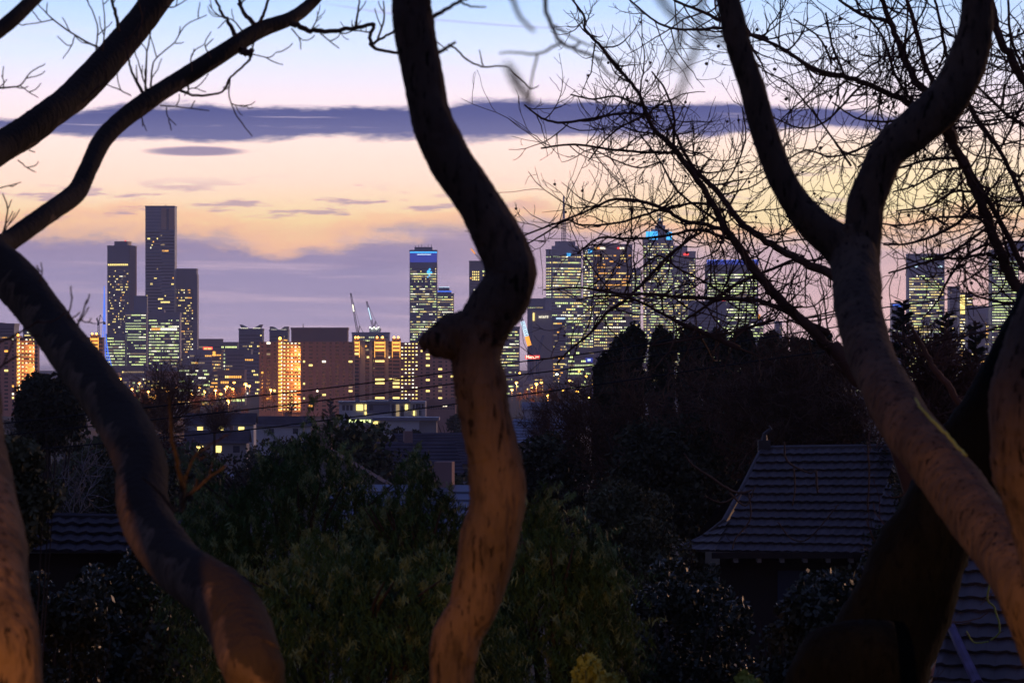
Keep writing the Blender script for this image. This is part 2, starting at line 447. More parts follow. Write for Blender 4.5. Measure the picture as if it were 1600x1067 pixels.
def tower(label, x0, x1, yt, d, side=0, dp=30, cols=10, scols=4, pitch=4.6, lit=.5, pal='office', wall='wall_slate', name='office_tower',
          cat='tower', gap=6, yb=None, hfrac=.4, wfrac=.68, run=.62, even=False, roof='', group=None, th=28, rows=True, ftop=None):
    """a tower between two picture columns; side > 0 shows its right flank that many pixels wide, side < 0 its left"""
    k = d / FP; t = R(th)
    if side: w = (x1 - x0 - abs(side)) * k / math.cos(t); dp = abs(side) * k / math.sin(t)
    else: w = (x1 - x0) * k; t = 0
    zt = CZ - (yt - HY) * k; zb = tz(d); h = zt - zb
    root = thing(name, label, cat, (((x0 + x1) / 2 - 800) * k, d + dp / 2, zb), -t * (1 if side > 0 else -1), group)
    cols = int(cols * 1.5 + .5); pitch *= .9; lit = min(.92, lit * (1.4 if lit > .45 else 1.15))
    mb = MB(); mb.box(-w / 2, w / 2, -dp / 2, dp / 2, -2, h); body = mb.build('wall', mt[wall], root)
    pr = MB()                                          # parapet
    for a in ((-w / 2 - .4, w / 2 + .4, -dp / 2 - .4, -dp / 2 + .5), (-w / 2 - .4, w / 2 + .4, dp / 2 - .5, dp / 2 + .4)):
        pr.box(*a, h - .6, h + 1.4)
    for a in ((-w / 2 - .4, -w / 2 + .5), (w / 2 - .5, w / 2 + .4)): pr.box(*a, -dp / 2 + .5, dp / 2 - .5, h - .6, h + 1.4)
    pr.build('parapet', mt[wall], root)
    if rows:
        yb = yb or min(HY + CZ / k, 640)
        zz0 = max(2, (HY - yb) * k + CZ - zb); zz1 = h - gap * k
        nfl = max(2, int((zz1 - zz0) / (pitch * k)))
        fs = [('f', .03, .97, cols)]
        if side: fs.append(('r' if side > 0 else 'l', .06, .94, scols))
        storeys(root, w, dp, zz0, zz1, nfl, fs, lit, pal, hfrac, wfrac, run, even)
    for q in roof.split():                             # p: plant room, m: mast, n: several small boxes
        if q[0] == 'p':
            a, b, hh = (float(x) for x in q[1:].split(',')); m2 = MB()
            m2.box((a - .5) * w, (b - .5) * w, -dp * .3, dp * .3, h, h + hh * k); m2.build('plant_room', mt[wall], root)
        if q[0] == 'm':
            a, hh = (float(x) for x in q[1:].split(',')); m2 = MB()
            m2.tube([((a - .5) * w, 0, h), ((a - .5) * w, 0, h + hh * k)], [.5, .2], 5); m2.build('mast', mt['metal_dark'], root)
    return root, w, dp, h, k
def pbox(root, name, m, T, xa, xb, ya, yb_, dep=(-.5, .5), out=0):
    """a box on a tower given in picture pixels relative to its centre column (xa, xb) and below its top (ya, yb_)"""
    _, w, dp, h, k = T; mb = MB()
    mb.box(xa * k, xb * k, dep[0] * dp - out, dep[1] * dp + out, h - yb_ * k, h - ya * k)
    return mb.build(name, mt[m], root)
def text_mesh(cu, root):
    t = bpy.data.objects.new('lettering', cu); me = bpy.data.meshes.new_from_object(t); bpy.data.objects.remove(t)
    return link('lettering', me, root)
def lettering(root, text, m, T, x, y, hpx, wpx=None):
    cu = bpy.data.curves.new('lettering', 'FONT'); cu.body = text; cu.size = hpx * T[4] * 1.4; cu.align_x = 'CENTER'; cu.extrude = .15
    cu.materials.append(mt[m]); o = text_mesh(cu, root)
    o.location = (x * T[4], -T[2] / 2 - .9, T[3] - y * T[4]); o.rotation_euler = (R(90), 0, 0)
    return o
DL = 6100                                              # the southern cluster
# residential tower, the afterglow on its flank painted as a pink panel
T = tower('dark residential tower with one glowing pink flank, left of the tallest tower', 167, 211, 385, DL, side=9, th=16, cols=12, scols=2, pitch=4.6, lit=.22,
          pal='home', wall='wall_slate', gap=32, run=.25, name='apartment_tower'); r = T[0]
pbox(r, 'plant_room', 'wall_slate', T, -9, 12, -8, 0, (-.3, .3)); pbox(r, 'rooftop_beacon', 'lit_red', T, 5, 7, -9.6, -8, (-.05, .0))
mb = MB(); w, dp, h, k = T[1:]; mb.quad((w / 2 + .6, -dp * .46, 10), (w / 2 + .6, dp * .46, 10), (w / 2 + .6, dp * .46, h - 1), (w / 2 + .6, -dp * .46, h - 1))
mb.build('flank_panel', mt['wall_pink'], r)
mb = MB()
for i in range(11): mb.box(-w * .46 + i * w * .085, -w * .46 + i * w * .085 + 2.2, -dp / 2 - .6, -dp / 2 - .2, h - 30 * k, h - 27.4 * k)
mb.build('lit_storey', mt['lit_yellow'], r)
# the tallest tower
T = tower('tallest tower on the skyline with a bronze panelled top corner and pale floor lines', 227, 273, 323, DL, dp=40, cols=14, pitch=5.2, lit=.075, pal='home',
          wall='wall_blue', gap=38, hfrac=.5, wfrac=.9, run=.5, roof='m.65,5', name='skyscraper'); r, w, dp, h, k = T
pbox(r, 'bronze_panel', 'bronze_panel', T, 2, 10, 2, 36, (-.5, -.49), 1); pbox(r, 'bronze_panel', 'bronze_panel', T, 14, 23, 2, 36, (-.5, -.49), 1)
pbox(r, 'dark_slot', 'glass', T, 10, 14, 4, 36, (-.5, -.49), .8)
mb = MB()
for i in range(30): mb.box(-w * .5, (.06 + .1 * (i % 4 == 0)) * w, -dp / 2 - .7, -dp / 2 - .1, h - (7 + i * 5.2) * k, h - (6.2 + i * 5.2) * k)
for i in range(24): mb.box(-.02 * w + (i % 5) * 1.3, w * .5, -dp / 2 - .7, -dp / 2 - .1, h - (42 + i * 5.2) * k, h - (41.2 + i * 5.2) * k)
mb.build('floor_slab', mt['slab_white'], r)
T = tower('dark stepped tower standing against the right side of the tallest tower', 273, 307, 421, DL + 40, cols=10, pitch=4.4, lit=.28, pal='home', wall='wall_slate', gap=30,
          run=.3, name='apartment_tower'); r = T[0]
pbox(r, 'lower_wing', 'wall_slate', T, 12, 18.5, 8, 178, (-.6, .4))
tower('green lit office block between the pink flanked tower and the tallest tower', 195, 229, 488, DL - 120, cols=11, pitch=4.7, lit=.72, pal='green', wall='wall_blue', gap=2, run=.75, roof='p.4,1,26')
tower('low wide office block with green white floors under the pink flanked tower', 165, 196, 523, DL - 150, cols=10, pitch=5, lit=.66, pal='green', wall='wall_slate', gap=3, yb=572)
T = tower('office block with a bright white sign strip in front of the tallest tower', 231, 281, 490, DL - 200, cols=15, pitch=5.2, lit=.6, pal='green', wall='wall_slate', gap=8, run=.6, roof='p.1,.5,6'); r = T[0]
mb = MB()
for i in range(9): mb.box((-5 + i * 2.9) * T[4], (-5 + i * 2.9 + 2.2) * T[4], -T[2] / 2 - 1, -T[2] / 2 - .4, T[3] - 26 * T[4], T[3] - 22.5 * T[4])
mb.build('sign_strip', mt['lit_white'], r)
mb = MB()
for i in range(6): mb.box((-19 + i * 2.3) * T[4], (-19 + i * 2.3 + 1.5) * T[4], -T[2] / 2 - 1, -T[2] / 2 - .4, T[3] - 26 * T[4], T[3] - 22.5 * T[4])
mb.build('sign_strip', mt['lit_amber'], r)
# blue lattice spire
def spire():
    d = 5600; k = d / FP; base = P(163, 592, d); base[2] = tz(d)
    r = thing('lattice_spire', 'thin blue lit lattice spire with a flared foot beside the left trunk', 'spire', base)
    H = CZ - (447 - HY) * k - base[2]; mb = MB()
    rad = lambda t: (17 * (1 - t) ** 4 + 3.2 * (1 - t) + .25)
    for i in range(6):
        a = i * math.pi / 3
        pts = [(rad(t) * math.cos(a + t * 1.2), rad(t) * math.sin(a + t * 1.2), t * H) for t in np.linspace(0, 1, 22)]
        mb.tube(pts, np.linspace(.55, .3, 22), 4)
    for j in range(18):
        t = .02 + (j / 18) ** 1.1 * .9
        mb.tube([(rad(t) * math.cos(a), rad(t) * math.sin(a), t * H) for a in np.linspace(0, 6.28, 9)], .35, 4)
    mb.build('lattice', mt['lit_blue'], r)
    mb = MB(); mb.tube([(0, 0, 0), (0, 0, H * .7), (0, 0, H + 1)], [.9, .5, .15], 6); mb.build('needle', mt['slab_white'], r)
spire()
# twin towers right of the centre left: the blue crowned pair
T = tower('tall dark glass tower with a blue lit crown left of the central trunk', 640, 683, 392, 5750, dp=40, cols=14, pitch=4.3, lit=.5, pal='office', wall='wall_blue', gap=26, run=.6, name='skyscraper'); r = T[0]
pbox(r, 'plant_room', 'wall_blue', T, -14, 14, -6, 0, (-.35, .35)); pbox(r, 'crown_band', 'lit_cyan', T, -21, 21.4, 1.5, 3.2, (-.5, -.49), 1)
pbox(r, 'crown_band', 'lit_icy', T, -10, 12, 5.2, 6.4, (-.5, -.49), 1); pbox(r, 'crown_wash', 'lit_deepblue', T, -21, 21.4, 3.4, 18, (-.5, -.49), .6)
mb = MB()
for a, b, c in ((8, 33, 3.2), (10, 29, 2), (12, 34, 2.2), (9.5, 38, 1.6), (7, 41, 1.2)): mb.ball((a * T[4], -T[2] / 2 - .4, T[3] - b * T[4]), c * T[4] * .8, sq=1.1)
mb.build('glowing_emblem', mt['lit_cyan'], r)
for i in range(6):
    mb = MB(); mb.tube([((-13 + i * 5) * T[4], 0, T[3] + 6 * T[4]), ((-13 + i * 5) * T[4], 0, T[3] + (9 + i % 3) * T[4])], .4, 4); mb.build('mast', mt['metal_dark'], r)
T = tower('lower dark glass tower with stepped blue lit crown beside its taller twin', 683, 709, 460, 5760, dp=36, cols=9, pitch=4.3, lit=.5, pal='office', wall='wall_blue', gap=2, run=.6); r = T[0]
pbox(r, 'crown_step', 'wall_blue', T, -12, 9, -6, 0, (-.4, .4)); pbox(r, 'crown_step', 'wall_blue', T, -11, 6, -11, -6, (-.35, .35))
pbox(r, 'crown_band', 'lit_blue', T, -12, 9.2, -5.4, -4, (-.42, .42)); pbox(r, 'crown_band', 'lit_icy', T, -10, 6, -11.8, -11, (-.36, .36))
T = tower('plain dark tower half hidden behind the central trunk', 733, 775, 409, 5600, cols=9, pitch=5, lit=.12, pal='home', wall='wall_slate', gap=14, run=.5); r = T[0]
mb = MB()
for i in range(4):
    for j in range(4): mb.box((-16 + i * 3) * T[4], (-14.4 + i * 3) * T[4], -T[2] / 2 - .6, -T[2] / 2 - .3, T[3] - (17 + j * 4) * T[4], T[3] - (15 + j * 4) * T[4])
mb.build('lit_window_block', mt['lit_yellow'], r); pbox(r, 'sign', 'lit_green', T, 0, 3, 14, 16, (-.5, -.49), 1)

# central towers behind the bare plane tree
DC = 5500
T = tower('tall grey office tower with a tiered top and a long lattice antenna', 853, 909, 391, DC, side=-9, cols=16, scols=3, pitch=4.9, lit=.62, wall='wall_grey', gap=8, run=.55, name='skyscraper'); r, w, dp, h, k = T
pbox(r, 'tier', 'wall_grey', T, -17, 22, -7, 0, (-.45, .45)); pbox(r, 'tier', 'wall_grey', T, -12, 17, -14, -7, (-.35, .35))
pbox(r, 'shoulder', 'wall_grey', T, -31, 29, 74, 215, (-.55, .55))
storeys(r, 58 * k, dp * 1.14, h - 205 * k, h - 80 * k, 26, [('f', .02, .98, 17)], .62, 'office', run=.55)
mb = MB(); zt = h + 14 * k
for dx_ in (-2.2, 2.2):
    for dy_ in (-2.2, 2.2): mb.tube([(dx_, dy_, zt), (dx_ * .8, dy_ * .8, zt + 36 * k)], .6, 4)
for j in range(9): mb.box(-2.6, 2.6, -2.6, 2.6, zt + j * 4 * k, zt + j * 4 * k + .5)
mb.tube([(0, 0, zt + 36 * k), (0, 0, zt + 71 * k)], [2.0, 1.3], 6)
mb.build('antenna', mt['slab_white'], r)
pbox(r, 'sign', 'lit_cyan', T, 0, 7, 5, 9, (-.5, -.49), 1)
T = tower('brown office tower with amber windows and small coloured rooftop signs', 927, 988, 383, DC + 60, cols=18, pitch=4.9, lit=.4, pal='warm', wall='wall_brown', gap=14, yb=452, run=.55, name='skyscraper'); r = T[0]
pbox(r, 'plant_room', 'wall_brown', T, -22, 10, -3, 0, (-.3, .3))
for xa, xb, m in ((-28, -25.5, 'lit_yellow'), (-24, -20.5, 'lit_orange'), (-20, -12, 'lit_white'), (7, 10.5, 'lit_red'), (11, 18, 'lit_white')):
    pbox(r, 'sign', m, T, xa, xb, 3.6, 6.4, (-.5, -.49), 1)
storeys(r, T[1], T[2], T[3] - 225 * T[4], T[3] - 74 * T[4], 32, [('f', .02, .98, 20)], .82, 'office', run=.6)
T = tower('narrow grey wing with yellow windows against the left of the brown tower', 911, 927, 388, DC + 20, cols=4, pitch=4.9, lit=.8, wall='wall_grey', gap=9, run=.3); r = T[0]
mb = MB(); q = [(-5.5, 7), (-1, 7), (-1, 2.6)]; mb.poly([(x * T[4], -T[2] / 2 - .9, T[3] - y * T[4]) for x, y in q]); mb.build('sign', mt['lit_white'], r)
pbox(r, 'sign', 'lit_cyan', T, 0, 6, 2.6, 7, (-.5, -.49), 1)
tower('slim office block tucked behind the right edge of the brown tower', 986, 1001, 420, DC + 300, cols=4, pitch=4.9, lit=.6, wall='wall_blue', gap=5)
T = tower('grey granite tower with electric blue crown panels and a stepped spire', 1005, 1053, 376, DC + 80, side=-5, cols=14, scols=2, pitch=4.6, lit=.55, wall='wall_grey', gap=3, run=.45, name='skyscraper'); r, w, dp, h, k = T
for xa, xb in ((-20, -4), (12, 22)): pbox(r, 'crown_panel', 'lit_cyan', T, xa, xb, -14, 0, (-.42, .42))
pbox(r, 'spire_tier', 'wall_grey', T, -4, 12, -16, 0, (-.4, .4)); pbox(r, 'spire_tier', 'wall_grey', T, -9, 15, -18, -14, (-.3, .3)); pbox(r, 'spire_tier', 'wall_grey', T, -5, 11, -24, -18, (-.22, .22))
pbox(r, 'spire_tier', 'metal_dark', T, 0, 6, -31, -24, (-.1, .1)); pbox(r, 'spire_tier', 'lit_cyan', T, 1, 4, -35, -32, (-.05, .05))
mb = MB()
for xa, y0, y1 in ((3, -66, -24), (-1, -45, -24), (7, -45, -24), (-12, -20, -14), (18, -20, -14)): mb.tube([(xa * k, 0, h - y1 * k), (xa * k, 0, h - y0 * k)], [1.2, .7], 4)
for j in range(5): mb.box(-2 * k, 8 * k, -1, 1, h + (26 + j * 4) * k, h + (26.5 + j * 4) * k)
mb.build('spire_mast', mt['metal_dark'], r)
T = tower('pale two bay office tower joined to the right of the blue crowned granite tower', 1053, 1087, 394, DC + 90, cols=11, pitch=4.6, lit=.6, wall='wall_grey', gap=9, run=.5); r = T[0]
pbox(r, 'shoulder', 'wall_grey', T, -17.5, 4, -10, 30, (-.55, .3)); pbox(r, 'sign', 'lit_red', T, -2, 6, 2, 5, (-.56, -.55), 1)
pbox(r, 'mullion', 'wall_pale', T, -6.5, -4, -8, 160, (-.56, -.5), .2); pbox(r, 'mullion', 'wall_pale', T, 5, 7, 0, 160, (-.54, -.5), .2)
T = tower('broad office slab with a deep blue lit rooftop band behind the branches', 1103, 1185, 415, DC - 100, dp=35, cols=24, pitch=4.6, lit=.68, pal='green', wall='wall_slate', gap=12, run=.7); r = T[0]
pbox(r, 'rooftop_band', 'lit_deepblue', T, -38, 41, -8, 0, (-.5, .5)); pbox(r, 'rooftop_band', 'lit_blue', T, -38, 41.2, -9, -8, (-.5, .5))
T = tower('low blue grey block with a red sign in front of the blue roofed slab', 1076, 1135, 472, DC - 700, cols=16, pitch=5.5, lit=.16, pal='office', wall='wall_blue', gap=22, name='office_block', cat='building'); r = T[0]
pbox(r, 'sign', 'lit_red', T, 18, 29, -3, 0, (-.5, -.3))
T = tower('small block with an orange lamp beside the right edge of the blue roofed slab', 1172, 1193, 500, DC - 300, cols=6, pitch=5, lit=.5, pal='green', wall='wall_slate', gap=4, name='office_block', cat='building'); r = T[0]
pbox(r, 'rooftop_beacon', 'lit_orange', T, 3, 6, -9, 0, (-.2, .0))
# right-hand group between the trunks
T = tower('grey office tower with two white bird shaped signs between the right trunks', 1419, 1476, 398, 5300, cols=16, pitch=4.6, lit=.66, wall='wall_grey', gap=31, run=.6); r = T[0]
for cx in (-17, 22):
    mb = MB(); y0 = 19
    for q in ([(-4, 0), (0, -2.6), (1, 1.5)], [(0, -2.6), (3.6, -1), (1, 1.5)], [(-1.5, 0), (1.5, -.5), (.5, 3.4)]):
        mb.poly([((cx + x) * T[4], -T[2] / 2 - .6 - .1 * abs(x), T[3] - (y0 + y) * T[4]) for x, y in q])
    mb.build('bird_sign', mt['lit_icy'], r)
mb = MB()
for i in range(12): mb.box((-8 + i * 2.2) * T[4], (-6.8 + i * 2.2) * T[4], -T[2] / 2 - .6, -T[2] / 2 - .3, T[3] - 7.4 * T[4], T[3] - 5.4 * T[4])
mb.build('lit_storey', mt['lit_green'], r)
tower('slim block with a bright yellow stair column right of the bird signed tower', 1484, 1500, 449, 5400, cols=3, pitch=5, lit=.15, wall='wall_slate', gap=6, name='office_block', cat='building')
T = tower('short yellow lit block behind the conifer tops between the right trunks', 1499, 1520, 459, 5350, cols=6, pitch=5, lit=.6, pal='flat', wall='wall_slate', gap=5, name='office_block', cat='building'); pbox(T[0], 'lit_stair', 'lit_yellow', T, -9, -2, 2, 32, (-.5, -.49), 1)
T = tower('wide low blank walled block left of the green lit tower at the right edge', 1512, 1552, 480, 5200, cols=10, pitch=6, lit=.2, pal='warm', wall='wall_grey', gap=16, name='office_block', cat='building'); pbox(T[0], 'blank_wall', 'wall_concrete', T, -10, 8, 10, 80, (-.5, -.49), 1)
T = tower('green lit office tower at the right edge of the skyline', 1549, 1592, 392, 5000, cols=12, pitch=4.8, lit=.66, pal='green', wall='wall_blue', gap=6, run=.65, name='skyscraper'); pbox(T[0], 'upper_tier', 'wall_blue', T, 5, 50, -16, 0, (-.3, .6)); pbox(T[0], 'rooftop_beacon', 'lit_cyan', T, 38, 41, -10, -5, (-.4, -.3))
T = tower('distant low block with a blue sign left of the bird signed tower', 1394, 1413, 475, 5200, cols=5, pitch=5, lit=.2, wall='wall_blue', gap=8, name='office_block', cat='building')
pbox(T[0], 'sign', 'lit_blue', T, -8, 4, 1, 4, (-.5, -.49), 1)
tower('small hazy block seen below the left branches of the fork', 1212, 1222, 503, 5600, cols=4, pitch=5, lit=.3, wall='wall_blue', gap=3, name='office_block', cat='building')
# the hotel group right of the central trunk
T = tower('grey hotel slab with small white lettering right of the central trunk', 824, 852, 468, 4900, cols=6, pitch=4.5, lit=.5, pal='office', wall='wall_blue', gap=12, yb=482, name='hotel', cat='building'); r = T[0]
T = tower('blank concrete hotel block with a lettered top right of the central trunk', 832, 863, 487, 4700, dp=24, cols=2, pitch=6, lit=.1, wall='wall_concrete', gap=60, rows=False, name='hotel', cat='building'); r = T[0]
lettering(r, 'HYATT', 'lit_white', T, 2, 10, 3.4); pbox(r, 'lit_stair', 'lit_yellow', T, -15, -12.5, 2, 14, (-.5, -.49), 1)
T = tower('glassy office block with amber windows beside the blank concrete hotel', 862, 884, 495, 4650, cols=7, pitch=5, lit=.3, pal='warm', wall='wall_blue', gap=8, name='office_block', cat='building')
pbox(T[0], 'sign', 'lit_icy', T, -4, 10, 1.6, 3.6, (-.5, -.49), 1); pbox(T[0], 'pink_edge', 'wall_pink', T, -11, -8, 6, 110, (-.52, -.5), .5)
tower('dark office block with lit floors close to the right of the central trunk', 760, 812, 512, 4700, cols=16, pitch=5.2, lit=.5, wall='wall_slate', gap=4, name='office_block', cat='building')
T = tower('green lit low station hall with a blue sign right of the central trunk', 886, 942, 545, 4300, cols=14, pitch=7, lit=.6, pal='green', wall='wall_pale', gap=3, name='hall', cat='building'); pbox(T[0], 'sign', 'lit_icy', T, 4, 9, 16, 19, (-.5, -.49), 1.2); pbox(T[0], 'sign', 'lit_deepblue', T, 1, 12, 14, 21, (-.5, -.49), .8)

# tower cranes
def lattice(mb, a, b, wd, n, r=.28):
    a = np.asarray(a, float); b = np.asarray(b, float); t = (b - a) / np.linalg.norm(b - a)
    u = np.cross(t, (0, 1, 0)); u /= np.linalg.norm(u); v = np.cross(t, u)
    off = [u * wd + v * wd, u * wd - v * wd, -u * wd - v * wd, -u * wd + v * wd]
    for o in off: mb.tube([a + o, b + o * .7], r, 4)
    for i in range(n):
        p = a + (b - a) * i / n; q = a + (b - a) * (i + 1) / n
        for j in range(4): mb.tube([p + off[j] * .95, q + off[(j + 1) % 4] * .9], r * .7, 3)
def crane(label, bx, by, px, py, d, mast_to, colour='metal_dark', lit=None, sign=None, th=1.0):
    k = d / FP; b = P(bx, by, d); tip = P(px, py, d); ft = P(bx, mast_to, d)
    r = thing('tower_crane', label, 'crane', ft)
    mb = MB(); lattice(mb, ft, b, 1.2 * th, 8, .3 * th); mb.build('mast', mt[colour], r, True)
    mb = MB(); lattice(mb, b, tip, .95 * th, 16, .25 * th); mb.build('jib', mt[colour], r, True)
    s = 1 if px > bx else -1
    back = b + np.array([-s * 9 * k, 0, 2 * k]); apex = b + np.array([-s * 3 * k, 0, 13 * k])
    mb = MB(); lattice(mb, b, back, .8 * th, 4, .25); lattice(mb, b, apex, .6, 4, .22); mb.tube([apex, back], .25, 4); mb.tube([apex, tip], .16, 4)
    mb.box(back[0] - 1.6, back[0] + 1.6, d - 1.6, d + 1.6, back[2] - 3.5, back[2]); mb.build('counter_jib', mt[colour], r, True)
    mb = MB(); mb.box(b[0] - 1.5, b[0] + 1.5, d - 4, d - 1.2, b[2] - 3, b[2] + .5); mb.build('cab', mt[colour], r, True)
    if lit:
        a, c, m = lit; mb = MB(); mb.tube([b + (tip - b) * a + (0, -1.6, 0), b + (tip - b) * c + (0, -1.6, 0)], .9 * k, 5); mb.build('jib_light', mt[m], r, True)
    return r, b, tip, k
crane('crane with a steep dark jib, left of two over the building site', 559, 522, 548, 458, 4300, 560, lit=(.55, .72, 'lit_white'))
crane('crane with a blue white lit jib, right of two at the site', 584, 515, 573, 471, 4300, 560, lit=(.35, .78, 'lit_icy'))
crane('small crane on the roof of the plain dark tower behind the central trunk', 752, 408, 736, 389, 5600, 412, lit=(.6, 1.0, 'lit_orange'))
r, b, tip, k = crane('blue crane with a white and orange banner jib above a red sign', 831, 553, 814, 494, 4200, 652, 'crane_blue', th=1.5)
mb = MB(); t = (tip - b); n = np.array([t[2], 0, -t[0]]) / np.linalg.norm(t)
def banner(a, c, m, wd):
    mb = MB(); p = b + t * a; q = b + t * c; f = np.array([0, -2.2, 0]); g = np.array([0, -1.8, 0])
    o = n * wd
    mb.quad(p - o + f, p + o + f, q + o + f, q - o + f); mb.quad(p - o + g, q - o + g, q + o + g, p + o + g)
    mb.build('jib_banner', mt[m], r, True)
banner(.22, .46, 'lit_orange', 2.3); banner(.47, .86, 'lit_icy', 2.3)
mb = MB()
for i, a in enumerate(np.linspace(.5, .83, 7)):
    p = b + t * a; mb.tube([p - n * 1.6 + (0, -2.6, 0), p + n * 1.6 + (0, -2.6, 0) + t * .015 * (i % 2)], .35, 4)
mb.build('banner_lettering', mt['wall_blue'], r, True)
sg = MB(); p = P(832, 558, 4195); sg.box(p[0] - 8, p[0] + 8, p[1] - 1, p[1] + 1, p[2] - 1.9, p[2] + 1.9); sg.build('sign_box', mt['lit_red'], r, True)
cu = bpy.data.curves.new('lettering', 'FONT'); cu.body = 'Mercon'; cu.size = 4.6; cu.align_x = 'CENTER'; cu.extrude = .1; cu.materials.append(mt['lit_white'])
o = text_mesh(cu, r); o.location = Vector(p) - r.location + Vector((0, -1.5, -1.3)); o.rotation_euler = (R(90), 0, 0)
crane('slanting blue crane jib in front of the blank concrete hotel', 840, 556, 849, 524, 4250, 652, 'crane_blue', th=1.3)
crane('tiny dark crane above the orange lit blocks behind the left trunk', 154, 505, 151, 497, 5200, 540)

# mid-distance blocks right of the southern cluster
T = tower('low grey block with a red glowing sign on its roof', 295, 345, 548, 4600, cols=12, pitch=6, lit=.35, pal='warm', wall='wall_grey', gap=5, name='office_block', cat='building')
pbox(T[0], 'sign_board', 'lit_red', T, -3, 12, -6, -1, (-.5, -.42))
mb = MB()
for i, a in enumerate((-1, .6, 2.2, 4.6, 6.2, 7.8, 9.4)): mb.box(a * T[4], (a + 1) * T[4], -T[2] / 2 - .8, -T[2] / 2 - .3, T[3] + 2.2 * T[4], T[3] + 4.4 * T[4])
mb.build('sign_marks', mt['lit_yellow'], T[0])
tower('long flat roofed dark block behind the red signed one', 310, 346, 531, 5000, cols=9, pitch=6, lit=.1, wall='wall_brown', gap=8, name='office_block', cat='building')
tower('pale flat block with greenish windows left of the wing roofed building', 345, 371, 536, 4900, cols=8, pitch=6, lit=.5, pal='green', wall='wall_pale', gap=3, name='office_block', cat='building')
T = tower('narrow amber lit stair block among the low blocks', 331, 346, 548, 4300, cols=4, pitch=5.5, lit=.85, pal='warm', wall='wall_brown', gap=4, name='apartment_block', cat='building')
pbox(T[0], 'lit_stair', 'lit_amber', T, -6, -2, 1, 8, (-.5, -.49), 1)
tower('dark apartment block with a lit stair slot in front of the wing roofed building', 352, 392, 548, 4200, cols=10, pitch=6, lit=.18, pal='warm', wall='wall_slate', gap=4, name='apartment_block', cat='building')
tower('blue grey apartment slab with white balconies left of the housing slab', 382, 407, 556, 4000, cols=6, pitch=6, lit=.15, pal='flat', wall='wall_blue', gap=3, name='apartment_block', cat='building')
tower('brick block with amber windows below the dark apartment block', 340, 382, 580, 3900, cols=8, pitch=8, lit=.4, pal='warm', wall='brick', gap=4, name='apartment_block', cat='building')
tower('pale blue office block with white lit floors behind bare branches', 278, 330, 572, 4100, cols=14, pitch=6, lit=.42, pal='green', wall='wall_pale', gap=4, name='office_block', cat='building')
tower('red brick warehouse below the block with the white sign strip', 228, 275, 582, 4000, cols=8, pitch=9, lit=.05, wall='brick_red', gap=4, name='warehouse', cat='building')
tower('slate coloured block with scattered lights left of the red brick warehouse', 170, 230, 574, 4300, cols=14, pitch=6, lit=.22, pal='home', wall='wall_slate', gap=4, name='office_block', cat='building')
def wing_building(label, x0, x1, yt, d, ywing, cup):
    T = tower(label, x0, x1, yt, d, cols=9, pitch=6, lit=.3, pal='warm', wall='wall_blue', gap=6, name='apartment_tower'); r, w, dp, h, k = T
    for s in (-1, 1):
        mb = MB(); hh = (yt - ywing) * k
        if cup: pts = [(s * w * .02, h + .3), (s * w * .36, h + .3), (s * w * .47, h + hh), (s * w * .40, h + hh)]
        else: pts = [(s * w * .0, h + .3), (s * w * .49, h + .3), (s * w * .49, h + hh), (s * w * .3, h + hh * .95)]
        n = len(mb.v); pts = pts if s > 0 else pts[::-1]
        mb.v += [(x, -dp * .45, z) for x, z in pts] + [(x, dp * .45, z) for x, z in pts]
        mb.f += [(0, 1, 2, 3), (7, 6, 5, 4)] + [(i, 4 + i, 4 + (i + 1) % 4, (i + 1) % 4) for i in range(4)]; mb.m += [0] * 6
        mb.build('roof_wing', mt['wall_slate'], r)
        mb = MB(); mb.box(min(s * w * .1, s * w * .42), max(s * w * .1, s * w * .42), -dp * .45 - .8, -dp * .45 - .3, h + .5, h + hh * .3); mb.build('roof_light', mt['lit_white'], r)
wing_building('tower with a winged butterfly roof left of the housing slab', 373, 410, 515, 4400, 507, True)
wing_building('block with a lit dipped roof just above the amber gallery wing', 421, 450, 517, 4400, 510, False)

